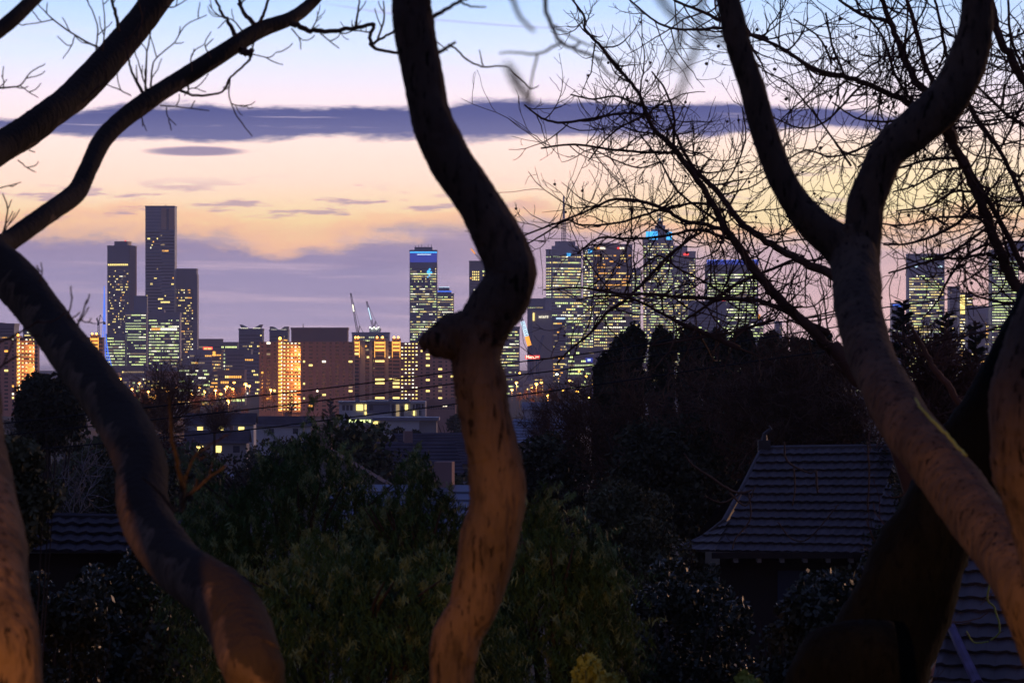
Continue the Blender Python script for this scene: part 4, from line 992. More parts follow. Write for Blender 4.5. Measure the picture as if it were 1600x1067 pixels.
blob_tree('dark shrub against the left side wall of the tiled house', 1030, 1150, 864, 1060, 91, 'leaf_dark', 7000, .12, 40, name='shrub', cat='shrub', seed=25, cr=.3)
blob_tree('dark bush filling the gap behind the verandah corner of the tiled house', 1030, 1140, 835, 1010, 116, 'leaf_dark', 6000, .2, 30, name='bush', cat='shrub', seed=26, cr=.4)
blob_tree('tiny yellow green sprig at the foot of the mossy trunk', 1395, 1436, 1048, 1120, 21, 'leaf_lime', 700, .045, 8, name='shrub', cat='shrub', seed=9)
blob_tree('dark leafy tree with lights behind it right of the central trunk', 790, 935, 655, 860, 130, 'leaf_dark', 12000, .2, 50, seed=10)
blob_tree('dark tree below the grey hall left of the central trunk', 585, 672, 662, 760, 520, 'leaf_dark', 6000, .55, 26, seed=11)
blob_tree('dark tree close to the left side of the central trunk', 676, 750, 630, 740, 900, 'leaf_dark', 6000, .8, 24, seed=12)
blob_tree('dense dark understorey tree left of the tiled house', 930, 1150, 620, 900, 112, 'leaf_dark', 15000, .17, 70, seed=13)
blob_tree('dense dark tree behind the tiled house ridge', 1120, 1400, 600, 860, 125, 'leaf_dark', 15000, .18, 80, seed=14)
blob_tree('shadowed bush under the conifers right of the tiled house', 1400, 1620, 640, 1000, 70, 'leaf_dark', 12000, .12, 60, name='bush', cat='shrub', seed=15)
blob_tree('dark low bush behind the leaning left trunk', 60, 330, 842, 1180, 36, 'leaf_gloss', 13000, .075, 60, name='bush', cat='shrub', seed=16, cr=.27)
blob_tree('dark low bush under the left roof edge beside the leftmost trunk', -20, 190, 862, 1180, 33, 'leaf_gloss', 11000, .07, 55, name='bush', cat='shrub', seed=22, cr=.27)
blob_tree('shadowy hedge bush at the left below the birch', 80, 330, 690, 900, 120, 'leaf_dark', 9000, .17, 50, name='bush', cat='shrub', seed=17)
blob_tree('tree top with ragged clumps over the cypress row beside the fork', 1215, 1325, 497, 660, 150, 'needle', 9000, .22, 34, seed=18, cr=.3)
blob_tree('low dark crowns filling the slope under the central wires', 300, 720, 694, 820, 300, 'leaf_dark', 16000, .42, 90, seed=19, deep=.4)
blob_tree('low dark crown filling the slope under the left wires', 90, 380, 676, 800, 320, 'leaf_rust', 11000, .36, 70, seed=20, deep=.4)
# cypress row
def cypresses():
    spec = [(972, 528, 46, 178, 'leftmost of the cypress row, with a flat top'), (990, 512, 40, 182, 'tallest narrow cypress of the row'), (1034, 517, 50, 180, 'broad topped cypress third along the row'),
            (1079, 513, 44, 184, 'cypress in the middle of the row with a round head'), (1120, 521, 52, 179, 'squat cypress right of the middle of the row'), (1162, 515, 50, 182, 'bushy cypress near the right of the row'),
            (1205, 523, 54, 178, 'cypress at the right end of the row beside the ragged treetop'), (945, 560, 40, 176, 'short cypress at the left end in front of the row')]
    for i, (x, y, w, d, lb) in enumerate(spec):
        rng = np.random.default_rng(40 + i); top = P(x, y, d); base = np.array([top[0], d, tz(d)]); H = top[2] - base[2]; rad = w / FP * d / 2
        n = 9000; t = rng.uniform(.3, 1, n) ** .8; a = rng.uniform(0, 6.283, n); rad *= .8
        prof = np.minimum(1, (1 - t) * H / (rad * 1.4)) ** .5
        lob = 1 + .22 * np.sin(a * 3 + t * 26 + i) + .18 * np.sin(t * 47 + a * 2)
        rr = rad * prof * lob * rng.uniform(.55, 1.05, n) ** .5
        c = np.stack([rr * np.cos(a), rr * np.sin(a), t * H + rng.normal(size=n) * .12], 1)
        tb = MB(); tb.tube([(0, 0, -.5), (0, 0, H * .9)], [.3, .06], 6, cap=False)
        tree_thing('cypress', 'dark ' + lb, 'cypress', base, leaf_faces(c, .13, .3, rng, -.6), (np.array(tb.v), np.array(tb.f)), 'needle')
cypresses()
# feathery conifers between the right trunks, and two on the plain
def conifer(label, x, yt, d, wpx, ybot=None, seed=1, name='conifer', levels=26, open_=0.0, upturn=.35):
    rng = np.random.default_rng(seed); top = P(x, yt, d); base = np.array([top[0], d, tz(d)]); H = top[2] - base[2]; rad = wpx / FP * d / 2
    vis = min(H, 2.6 * rad * 2)
    cs = []; ax = []; tb = MB(); tb.tube([(0, 0, -.5), (0, 0, H - .02)], [H * .018, H * .002], 6, cap=False)
    for lv in range(levels):
        t = (lv + .5) / levels; z = H - vis * t ** 1.1; L = rad * (.12 + .88 * t ** .8)
        for b in range(6):
            a = rng.uniform(0, 6.28); l = L * rng.uniform(.6, 1.15)
            p0 = np.array([0, 0, z - abs(rng.normal()) * vis * .03]); dr = np.array([math.cos(a), math.sin(a), upturn])
            pts = [p0, p0 + dr * l * .5 + (0, 0, -.02 * l), p0 + dr * l + (0, 0, .12 * l)]
            tb.tube(pts, [.02 * l + .004, .015 * l, .004], 4, cap=False)
            m = int(70 * (1 - open_)); s = rng.uniform(.12, 1, m)
            q = pts[0] + np.outer(s, pts[2] - pts[0]) + rng.normal(size=(m, 3)) * l * .07
            cs.append(q); ax.append(np.tile(dr / np.linalg.norm(dr), (m, 1)))
    c = np.vstack(cs); sz = rad * .13
    return tree_thing(name, label, 'conifer', base, leaf_faces(c, sz * .22, sz, rng, axis=np.vstack(ax)), (np.array(tb.v), np.array(tb.f)), 'needle')
conifer('feathery dark conifer just right of the forked trunk', 1412, 468, 100, 130, seed=1)
conifer('tallest feathery conifer between the right trunks', 1478, 488, 105, 150, seed=2)
conifer('feathery conifer with a bent tip right of the tallest one', 1524, 500, 98, 110, seed=3)
conifer('low feathery conifer next to the far right trunk', 1565, 560, 95, 120, seed=4)
conifer('symmetrical pine silhouetted before the amber gallery wing', 455, 618, 1300, 36, seed=5, name='norfolk_pine', levels=14, open_=.3)
conifer('dark pointed fir in front of the brick slab left of the white building', 516, 624, 1200, 56, seed=6, name='fir', levels=16)

# pepper trees with hanging fronds
def pepper(label, cx, top, d, wpx, hpx, n, seed, cm='leaf_pepper'):
    rng = np.random.default_rng(seed); k = d / FP; p = P(cx, top, d); w = wpx * k / 2; h = hpx * k
    base = np.array([p[0], d, tz(d)]); zt = p[2] - base[2]
    ks = []; cs = []; ax = []; tb = MB(); tb.tube([(0, 0, -.4), (.1, 0, zt * .45), (0, .1, zt * .75)], [.12, .08, .04], 8, cap=False)
    for i in range(14):
        a = rng.uniform(0, 6.28); tb.tube([(0, 0, zt * .5), (w * .45 * math.cos(a), w * .4 * math.sin(a), zt - h * .3), (w * .8 * math.cos(a), w * .7 * math.sin(a), zt - h * .16)], [.022, .014, .004], 5, cap=False)
    for i in range(n):
        u = rng.uniform(-1, 1); v = rng.uniform(-1, 1); q = u * u + v * v
        if q > 1: u, v = u / q, v / q; q = u * u + v * v
        lump = .16 * math.sin(u * 7 + seed) + .10 * math.sin(u * 17 + v * 5)
        z0 = zt - h * (.02 + .45 * q ** 1.3 + rng.exponential(.22) - lump * .5)
        L = rng.uniform(.22, .62) * min(1, h * .45); sw = rng.normal(size=2) * .09
        t = np.linspace(0, 1, 26)
        tip = rng.random() < .18
        if tip: z = z0 + L * (.55 * t - .25 * t * t)      # upright tips, in the lighter leaf colour
        else: z = z0 + L * (.16 * t - 1.1 * t * t)
        out = np.stack([u * w + (u * .14 + sw[0]) * t, v * w * .7 + (v * .1 + sw[1]) * t, z], 1)
        o2 = np.repeat(out, 2, 0) + rng.normal(size=(52, 3)) * .012
        cs.append(o2); ks.append(np.full(52, 1 if (tip or rng.random() < .05) else 0)); side = rng.normal(size=(52, 3)); side[:, 2] = -np.abs(side[:, 2]) - .9; ax.append(side / np.linalg.norm(side, axis=1)[:, None])
    c = np.vstack(cs)
    leaf_k = np.concatenate(ks); cm = [cm, 'leaf_tip', leaf_k]
    return tree_thing('pepper_tree', label, 'tree', base, leaf_faces(c, .008, .06, rng, axis=np.vstack(ax)), (np.array(tb.v), np.array(tb.f)), cm, crown_name='foliage')
pepper('large weeping pepper tree filling the middle between the left and central trunks', 470, 682, 29, 400, 420, 1500, 1)
pepper('weeping pepper tree close to the left side of the central trunk', 655, 728, 27, 230, 400, 900, 2)
pepper('weeping pepper tree with pale hanging fronds right of the central trunk', 868, 788, 25, 215, 380, 800, 3)
pepper('low dark pepper tree along the bottom between the two left trunks', 560, 850, 24, 480, 300, 1200, 4)

# ------------------------------------------------------------------ bare trees
RMIN = [.0016]
def grow(mb, p, d, L, r, depth, rng, up=.12, zig=.35, seg=None, balls=None, dens=1.0):
    n = max(3, int(4 + 2 * depth)); pts = [p]; dirs = []
    d = d / np.linalg.norm(d)
    for i in range(n):
        d = d + rng.normal(size=3) * zig * .55 + np.array([0, 0, up])
        d /= math.sqrt(d @ d); pts.append(pts[-1] + d * L / n); dirs.append(d)
    rad = np.linspace(max(r, RMIN[0] * 1.25), max(r * .4, RMIN[0]), n + 1)
    mb.tube(pts, rad, seg or (5 if depth > 1 else 4 if depth else 3), cap=False)
    if balls is not None and rng.random() < .05: balls.append(pts[-1] + np.array([0, 0, -.05]))
    if depth <= 0: return
    for i in range(1, n):
        for _ in range(2 if depth > 1 else 1):
            if rng.random() > .72 * dens: continue
            t = dirs[i]; q = rng.normal(size=3); q -= t * (q @ t); q /= np.linalg.norm(q)
            a = rng.uniform(.5, 1.15); dd = t * math.cos(a) + q * math.sin(a)
            grow(mb, pts[i], dd, L * rng.uniform(.32, .62), rad[i] * .62, depth - 1, rng, up, zig, None, balls, dens)
def limb_tree(name, label, cat, base, limbs, d, rng, gap=.22, tw=.5, depth=1, bm='twig', limb_lump=.04, up=.12, dens=1.0, ball=0, seg=7, branch_name='limb', twigs=True, zig=.35, spread=1.0):
    """limbs: lists of (px, py, half width px[, distance]); side twigs grow along them"""
    r = thing(name, label, cat, base); balls = []
    tm = MB()
    for L in limbs:
        pts = [P(q[0], q[1], q[3] if len(q) > 3 else d) for q in L]; rad = [q[2] * (q[3] if len(q) > 3 else d) / FP for q in L]
        wob = rng.normal(size=len(pts)) * .4
        pp, rr = catmull(pts, rad, 6)
        pp[1:-1] += rng.normal(size=(len(pp) - 2, 3)) * (rr[1:-1, None] * .16)
        mb = MB(); mb.tube(pp, rr, seg, lump=limb_lump, rng=rng); mb.build(branch_name, mt[bm], r, True, smooth=True)
        if not twigs: continue
        T = np.gradient(pp, axis=0); T /= np.linalg.norm(T, axis=1)[:, None]
        s = np.concatenate([[0], np.cumsum(np.linalg.norm(np.diff(pp, axis=0), axis=1))]); pos = rng.uniform(0, gap)
        while pos < s[-1]:
            i = min(len(pp) - 1, int(np.searchsorted(s, pos))); t = T[i]
            q = rng.normal(size=3); q[1] *= .75; q -= t * (q @ t); q /= np.linalg.norm(q); a = rng.uniform(.5, 1.2)
            sg = -1 if rng.random() < .75 else 1                       # most twigs lean towards the thin end
            thin = 1 if rr[0] < rr[-1] else -1
            dd = t * math.cos(a) * (-sg if thin < 0 else sg) * (-1) + q * math.sin(a)
            f = min(1, .45 + rr[i] / (rr.max() + 1e-9))
            grow(tm, pp[i], dd, tw * rng.uniform(.35, 1.2) * f, min(rr[i] * .6, tw * .012), depth, rng, up, zig, None, balls if ball else None, dens)
            pos += gap * rng.uniform(.5, 1.6)
    if tm.f: tm.build('twigs', mt['twig' if bm != 'twig_red' else 'twig_red'], r, True)
    if ball:
        rng.shuffle(balls); me = None
        for c in balls[:ball]:
            if me is None: q = MB(); q.ball((0, 0, 0), .015, nu=8, nv=6); o = q.build('seed_ball', mt['twig'], r, smooth=True); me = o.data
            else: o = link('seed_ball', me, r)
            o.location = Vector(c) - r.location
    return r
rng = np.random.default_rng(77)
thin = lambda G, f: [[(q[0], q[1], q[2] * f + .25) + tuple(q[3:]) for q in L] for L in G]
RMIN[0] = .0025
G1 = [[(890, -5, 1.5), (912, 25, 2), (915, 47, 2.4), (940, 75, 3), (973, 115, 3), (999, 148, 3.4), (1018, 197, 4), (1053, 232, 5.4), (1098, 294, 6.4), (1137, 360, 7), (1182, 426, 9), (1235, 484, 10), (1300, 545, 12)],
      [(1038, 165, 1.6), (1060, 220, 2.4), (1083, 262, 4), (1118, 296, 5.4), (1157, 346, 6.2), (1205, 382, 7), (1256, 409, 8), (1315, 442, 10), (1360, 520, 12)],
      [(816, 369, 1.4), (879, 345, 1.8), (924, 327, 2.2), (957, 312, 2.6), (1002, 315, 3), (1038, 327, 3.4), (1068, 345, 3.6), (1104, 351, 4), (1146, 366, 4.4)],
      [(818, 384, 1.2), (850, 366, 1.5), (885, 345, 1.6), (909, 352, 1.7), (960, 349, 2), (1008, 336, 2.2), (1035, 327, 2.2), (1080, 318, 2.4), (1112, 319, 2.6)],
      [(902, 396, 1.3), (936, 372, 2), (972, 373, 2.2), (1014, 372, 2.4), (1050, 367, 2.6), (1092, 360, 3), (1142, 374, 3.4)],
      [(870, 568, 1.8), (892, 545, 2), (924, 519, 2.4), (948, 489, 2.7), (978, 468, 3), (1008, 438, 3.2), (1050, 396, 3.2), (1080, 372, 2.8), (1096, 363, 2.4)],
      [(849, 453, 1.3), (909, 450, 2), (966, 459, 2.6), (1020, 460, 3.2), (1068, 465, 3.6), (1164, 469, 4), (1205, 476, 5), (1296, 522, 7)],
      [(900, 470, 1.2), (940, 462, 1.8), (990, 468, 2.4), (1038, 492, 3), (1068, 507, 4), (1098, 519, 5), (1155, 545, 6)],
      [(1062, 505, 2), (1110, 474, 3), (1152, 444, 3.2), (1185, 429, 3.4), (1212, 418, 3), (1256, 400, 2.4)],
      [(891, 148, 1.3), (926, 155, 1.6), (962, 151, 1.8), (1003, 166, 2.4)],
      [(819, 164, 1.4), (847, 185, 2), (877, 192, 2.3), (917, 187, 2.4), (959, 179, 2.4), (992, 177, 2), (1018, 184, 2)],
      [(845, 232, 1.5), (898, 226, 2), (950, 233, 2.2), (1006, 238, 2.4), (1053, 239, 2.6), (1064, 248, 2.6)],
      [(919, 252, 1.2), (945, 220, 1.5), (973, 197, 1.8), (1010, 180, 2)], [(1018, 112, 1.4), (1039, 140, 1.8), (1053, 183, 2.3), (1052, 236, 3)],
      [(983, 0, 1.5), (1023, 33, 2), (1053, 45, 2.2), (1090, 47, 2.4), (1130, 45, 2.6), (1200, 60, 3)], [(1040, -8, 2), (1062, 5, 2.4), (1098, 19, 3), (1130, 34, 3.4), (1190, 62, 3.6)],
      [(1000, 420, 1.4), (1030, 400, 1.6), (1060, 420, 1.8), (1100, 440, 2), (1150, 470, 3)], [(1020, 540, 1.6), (1080, 530, 2), (1140, 520, 2.6), (1210, 500, 3)],
      [(1125, 300, 1.4), (1150, 260, 1.5), (1165, 215, 1.2), (1160, 170, 1)], [(1000, 210, 1.2), (1030, 250, 1.6), (1060, 300, 2), (1120, 345, 2.6)], [(1040, 250, 1), (1000, 262, 1.4), (960, 250, 1.2), (925, 232, 1)]]
limb_tree('plane_tree', 'bare plane tree with spreading branches and seed balls before the central towers', 'tree', (P(1424, 1160, 40)[0], 40, tz(40)), thin(G1, .78) + [[(1300, 540, 12), (1375, 640, 16), (1428, 780, 20), (1424, 1100, 24), (1424, 1160, 26)]], 40, rng,
          gap=.1, tw=.9, depth=2, ball=90, up=.1, zig=.3, dens=.27)
rng = np.random.default_rng(78)
RMIN[0] = .0024
G2 = [[(1165, 52, 2), (1220, 75, 3), (1276, 110, 4), (1327, 122, 4.4), (1378, 142, 5), (1425, 165, 6), (1480, 205, 7)], [(1374, -12, 4), (1394, 43, 5.4), (1413, 91, 6), (1433, 130, 6.6), (1455, 152, 7), (1485, 210, 8)],
      [(1414, -10, 3), (1429, 39, 4), (1445, 98, 4), (1460, 135, 4.4), (1484, 205, 5)], [(1546, -12, 6), (1552, 20, 7), (1560, 59, 7.4), (1583, 98, 8), (1612, 150, 9), (1640, 220, 10)],
      [(1476, 205, 8), (1500, 244, 8.4), (1524, 295, 9), (1551, 362, 9), (1571, 417, 9.6), (1604, 480, 12), (1640, 600, 16), (1650, 800, 20), (1652, 1100, 24), (1652, 1200, 25)], [(1510, 255, 3), (1535, 299, 4.4), (1567, 354, 5), (1602, 425, 6)],
      [(1380, 382, 1.4), (1417, 381, 2), (1455, 370, 2.6), (1500, 346, 2.6), (1530, 310, 3)], [(1388, 427, 1.4), (1425, 416, 2), (1472, 404, 2.4), (1504, 404, 2.5), (1543, 397, 2.7), (1572, 415, 3)],
      [(1420, 418, 1.4), (1461, 405, 2), (1497, 388, 2.4), (1523, 370, 2.6), (1548, 352, 3)], [(1502, 439, 1.2), (1518, 459, 1.6), (1545, 468, 2), (1568, 473, 2.4), (1598, 474, 3)],
      [(1500, 140, 3), (1530, 190, 3.6), (1571, 252, 4), (1605, 330, 5), (1640, 430, 6)], [(1520, 128, 2), (1571, 177, 3), (1604, 199, 3.6), (1640, 230, 4)],
      [(1350, 20, 1.6), (1380, 60, 2), (1400, 120, 2.4), (1430, 165, 3)], [(1310, 0, 2), (1345, 22, 3), (1388, 34, 3.4)], [(1460, -5, 2), (1470, 40, 2.6), (1480, 90, 3), (1500, 150, 3.4)],
      [(1340, 262, 1.4), (1372, 240, 1.8), (1400, 262, 2), (1450, 250, 2.4), (1500, 246, 3)], [(1395, 300, 1.3), (1430, 290, 1.6), (1470, 268, 2), (1510, 262, 2.6)], [(1400, 330, 1.3), (1450, 322, 1.6), (1490, 300, 2), (1526, 300, 2.6)],
      [(1300, 160, 1.2), (1340, 185, 1.6), (1390, 190, 2), (1450, 180, 2.6)], [(1200, 180, 1), (1250, 200, 1.4), (1290, 190, 1.6), (1330, 150, 2), (1350, 130, 2.4)], [(1240, 30, 1.2), (1280, 60, 1.6), (1300, 100, 2)], [(1290, 20, 1.5), (1300, 70, 2), (1320, 120, 2.4)],
      [(1575, 0, 2), (1580, 60, 2.6), (1600, 110, 3)], [(1560, 240, 1.5), (1580, 200, 2), (1600, 160, 2.4)], [(1330, 330, 1), (1360, 345, 1.3), (1410, 352, 1.6), (1470, 340, 2), (1540, 340, 2.6)],
      [(1230, 250, 1), (1260, 235, 1.3), (1300, 245, 1.5), (1345, 232, 1.8), (1390, 205, 2.2)], [(1190, 110, 1), (1230, 130, 1.3), (1262, 165, 1.5), (1300, 215, 1.7), (1330, 260, 2)], [(1440, 500, 1), (1465, 470, 1.6), (1480, 440, 2), (1510, 400, 2.2), (1545, 380, 2.6)]]
limb_tree('plane_tree', 'bare plane tree with a dense tangle of twigs at the upper right', 'tree', (P(1652, 1190, 32)[0], 32, tz(32)), thin(G2, .85), 32, rng, gap=.075, tw=.8, depth=2, ball=90, up=.06, zig=.32, dens=.31)
RMIN[0] = .008
# small bare trees in the gardens below
def bare(label, x, y, d, hpx, seed, m='twig_red', n=5, depth=3, thick=1.0, name='bare_tree', tilt=.35):
    rng = np.random.default_rng(seed); top = P(x, y - hpx, d); bz = tz(d); base = np.array([top[0], d, bz]); H = top[2] - bz
    r = thing(name, label, 'tree', base); tb = MB(); vis = min(H * .8, hpx / FP * d)
    tb.tube([(0, 0, -.3), (.05, 0, (H - vis) * .6), (0, 0, H - vis * .85)], [H * .02 * thick, H * .016 * thick, H * .011 * thick], 7, cap=False)
    tb.build('trunk', mt[m if m != 'twig' else 'bark_far'], r)
    mb = MB()
    for i in range(n):
        a = i * 6.283 / n + rng.uniform(-.4, .4); grow(mb, np.array([0, 0, H - vis * .88]), np.array([math.cos(a) * tilt, math.sin(a) * tilt * .8, 1]), vis * rng.uniform(.65, .95), H * .007 * thick, depth, rng, .05, .34)
    mb.build('crown', mt[m], r)
    return r
bare('bare dark tree rising against the city lights below the left wires', 262, 700, 330, 118, 1, 'twig', 6, 3, .8)
bare('bare tree left of the white walled house beyond the wires', 335, 690, 500, 70, 2, 'twig', 5, 3, .8)
bare('thin reddish bare tree in front of the low houses at the left', 215, 720, 260, 100, 3, 'twig_red', 5, 3, .6)
bare('white stemmed birch in the shadow left of the leaning trunk', 112, 830, 110, 120, 4, 'bark_white', 4, 2, .35, 'birch_tree', .25)
bare('brown tangle of bare branches above the tiled house ridge', 1215, 760, 112, 205, 5, 'twig_red', 6, 3, .6, tilt=.6)
bare('brown bare tree left of the tiled house', 1120, 800, 114, 225, 6, 'twig_red', 5, 3, .6, tilt=.6)
bare('brown bare tree left of the forked trunk behind the roof', 1300, 760, 113, 195, 7, 'twig_red', 6, 3, .6, tilt=.6)
bare('reddish bare tree in front of the cypress row', 960, 800, 120, 190, 8, 'twig_red', 5, 3, .45)
bare('bare tree with grey limbs under the conifers at the right', 1450, 760, 60, 220, 9, 'twig', 5, 3, .6, tilt=.5)
bare('thin bare tree among the roofs right of the central trunk', 850, 720, 300, 90, 10, 'twig', 5, 3, .6)
bare('thin bare tree in front of the green lit hall', 905, 700, 350, 110, 11, 'twig', 5, 3, .6)
rng = np.random.default_rng(90); RMIN[0] = .004
limb_tree('creeper_branch', 'reddish curling branches hanging in front of the tiled roof', 'branch', P(1100, 760, 55), [[(1068, 708, 1), (1082, 726, 1.6), (1110, 745, 1.8), (1140, 765, 2), (1160, 770, 2.2), (1175, 765, 1.4)], [(1140, 770, 1.8), (1165, 790, 1.3), (1180, 760, 1)],
          [(1225, 690, 1.2), (1230, 720, 1.8), (1262, 738, 1.4), (1275, 735, 1)], [(1240, 730, 1.4), (1242, 760, 1.3), (1238, 790, 1)], [(1275, 735, 1.6), (1276, 760, 1.8), (1278, 770, 1.4)], [(1170, 770, 1), (1172, 810, 1.2), (1150, 840, 1.2), (1144, 858, 1)],
          [(1215, 815, .9), (1235, 840, 1.1), (1262, 842, 1), (1300, 800, 1), (1310, 788, .9)], [(1355, 690, 1.3), (1358, 740, 1.3), (1355, 800, 1)], [(1100, 775, 1), (1130, 785, 1.2), (1160, 768, 1.6)]], 55, rng, gap=.2, tw=.14, depth=0, bm='twig_red', up=0)
limb_tree('dry_stem', 'pale dry stems hanging over the bottom right roof', 'branch', P(1490, 900, 30), [[(1498, 890, 1.4), (1496, 915, 1.6), (1486, 935, 1.8), (1477, 960, 1.2)], [(1489, 896, 1.2), (1487, 920, 1.4), (1486, 934, 1.5)], [(1549, 900, 1.5), (1543, 935, 1.8), (1554, 950, 1.5), (1562, 985, 1.5), (1548, 1000, 1.2)], [(1510, 985, 1), (1522, 1003, 1.2), (1545, 1002, 1)]], 30, rng, gap=.15, tw=.06, depth=0, bm='leaf_lime', up=0, twigs=True)
limb_tree('grey_branch', 'bare grey branch slanting down between the right trunks', 'branch', P(1500, 620, 28), [[(1420, 505, 2), (1440, 540, 4), (1462, 580, 5), (1480, 600, 5.5), (1505, 635, 6), (1545, 668, 6.5), (1600, 720, 7)], [(1462, 580, 3), (1452, 560, 2), (1434, 552, 1.5)], [(1505, 635, 2), (1520, 600, 1.6), (1530, 575, 1)], [(1430, 550, 1), (1470, 532, 1.6), (1530, 520, 1.8), (1600, 500, 2)]], 28, rng, gap=.2, tw=.25, depth=1, bm='twig', up=.1)

# ------------------------------------------------------------------ the near trunks
def fat(root, name, L, d, bm, rng, seg=28, lump=.05, n=10):
    pts = [P(q[0], q[1], q[3] if len(q) > 3 else d) for q in L]; rad = [q[2] * (q[3] if len(q) > 3 else d) / FP for q in L]
    pp, rr = catmull(pts, rad, n); mb = MB(); mb.tube(pp, rr, seg, lump=lump, rng=rng); return mb.build(name, mt[bm], root, True, smooth=True)
def shoots(root, name, Ls, d, rng, gap=.1, tw=.1, depth=0, m='twig', up=.25, dens=1.0):
    for L in Ls:
        pts = [P(q[0], q[1], q[3] if len(q) > 3 else d) for q in L]; rad = [q[2] * (q[3] if len(q) > 3 else d) / FP for q in L]
        pp, rr = catmull(pts, rad, 5); pp[1:-1] += rng.normal(size=(len(pp) - 2, 3)) * (rr[1:-1, None] * .3)
        mb = MB(); mb.tube(pp, rr, 6, cap=False); T = np.gradient(pp, axis=0); T /= np.linalg.norm(T, axis=1)[:, None]
        s = np.concatenate([[0], np.cumsum(np.linalg.norm(np.diff(pp, axis=0), axis=1))]); pos = gap * .5
        while pos < s[-1]:
            i = min(len(pp) - 1, int(np.searchsorted(s, pos))); t = T[i]; q = rng.normal(size=3); q[1] *= .6; q -= t * (q @ t); q /= np.linalg.norm(q); a = rng.uniform(.5, 1.1)
            grow(mb, pp[i], t * math.cos(a) + q * math.sin(a), tw * rng.uniform(.4, 1.2), min(rr[i] * .6, .003 * d / 14), depth, rng, up, .3, 4, None, dens)
            pos += gap * rng.uniform(.5, 1.5)
        mb.build(name, mt[m], root, True)
rng = np.random.default_rng(101); RMIN[0] = .0022
# A: the leaning left trunk
A = thing('leaning_tree', 'leaning crooked trunk at the left whose limb sweeps up over the sky', 'tree', (P(405, 1100, 10)[0], 10, tz(10)))
g = tz(10); yg = HY + (CZ - g + .2) * FP / 10
fat(A, 'trunk', [(-70, 330, 30, 15), (-35, 385, 34, 14.5), (11, 424, 36, 14), (36, 454, 36, 13.6), (67, 491, 35, 13.3), (94, 529, 35, 13), (126, 570, 36, 12.6), (161, 617, 38, 12.2), (189, 656, 40, 11.9), (208, 697, 40, 11.6), (223, 735, 41, 11.4), (222, 784, 40, 11.2), (241, 836, 41, 11),
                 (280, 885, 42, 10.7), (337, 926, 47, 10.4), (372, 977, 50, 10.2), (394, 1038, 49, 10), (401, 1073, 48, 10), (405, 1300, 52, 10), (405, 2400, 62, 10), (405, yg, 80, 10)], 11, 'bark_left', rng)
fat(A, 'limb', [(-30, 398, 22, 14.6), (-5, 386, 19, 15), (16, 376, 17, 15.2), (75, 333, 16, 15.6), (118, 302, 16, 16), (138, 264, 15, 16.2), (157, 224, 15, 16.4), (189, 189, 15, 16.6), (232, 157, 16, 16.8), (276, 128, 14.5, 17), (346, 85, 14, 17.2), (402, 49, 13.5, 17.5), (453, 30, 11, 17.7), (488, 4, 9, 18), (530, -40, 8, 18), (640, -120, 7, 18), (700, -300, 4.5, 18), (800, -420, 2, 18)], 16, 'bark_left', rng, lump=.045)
shoots(A, 'branch', [[(453, 36, 5), (475, 45, 4.2), (501, 49, 3.8), (541, 47, 3.4), (580, 38, 3), (584, 42, 3), (579, 56, 2.8), (580, 71, 3), (596, 79, 2.6), (626, 84, 2.4)], [(582, 70, 2.4), (600, 58, 2), (616, 50, 2)], [(398, 40, 4), (378, 16, 3), (372, -6, 2.6)], [(405, 36, 3), (414, 18, 2.4), (421, -4, 2)],
                     [(370, 58, 4), (358, 36, 3), (346, 20, 2.4), (335, -5, 1.8)], [(376, 80, 7), (384, 84, 6), (393, 78, 4), (390, 92, 2.4), (386, 98, 2), (360, 122, 1.8), (346, 144, 1.8), (307, 150, 2.2), (278, 140, 2.6)], [(360, 122, 1.2), (358, 150, 1.1), (370, 181, 1), (394, 213, .8)]], 17.2, rng, .2, .12, 1)
shoots(A, 'twig', [[(228, 146, 2), (229, 90, 1.4), (236, 47, 1)], [(236, 142, 1.8), (240, 98, 1.2), (272, 67, 1), (291, 39, .9), (323, 24, .8)], [(226, 150, 3), (209, 118, 2), (200, 90, 1.6), (196, 60, 1)], [(250, 165, 1.2), (291, 169, 1), (327, 173, .8)], [(205, 150, 1.1), (185, 140, 1), (165, 132, .8)], [(225, 165, 1), (222, 185, .9), (229, 205, .7)],
                   [(260, 168, 1), (262, 182, .9), (275, 196, .7)], [(230, 142, 1.4), (215, 95, 1), (205, 60, .8)], [(300, 112, 1.2), (300, 85, 1), (318, 70, .8)], [(330, 92, 1.2), (320, 70, 1), (330, 50, .8)], [(380, 50, 1.4), (360, 30, 1), (340, 45, .8)], [(500, 52, 1.2), (515, 65, 1), (530, 76, .8)], [(455, 45, 1.2), (468, 62, 1), (470, 78, .8)],
                   [(555, 42, 2), (559, 20, 1.6), (562, -4, 1.2)], [(590, 62, 1.8), (600, 31, 1.5), (599, 2, 1)], [(395, 85, 1), (420, 90, .9), (432, 82, .7)], [(288, 150, 1), (300, 138, .9), (322, 144, .8)]], 16.8, rng, .1, .09, 0)
shoots(A, 'twig', [[(100, 515, 2, 13), (108, 488, 1.4, 13), (113, 462, 1, 13)], [(118, 520, 2, 13), (128, 492, 1.4, 13), (136, 468, 1, 13)], [(120, 500, 1.3, 13), (140, 504, 1, 13), (150, 506, .8, 13)], [(62, 440, 1.4, 13.4), (66, 425, 1, 13.4), (64, 410, .8, 13.4)]], 13, rng, .06, .06, 0)
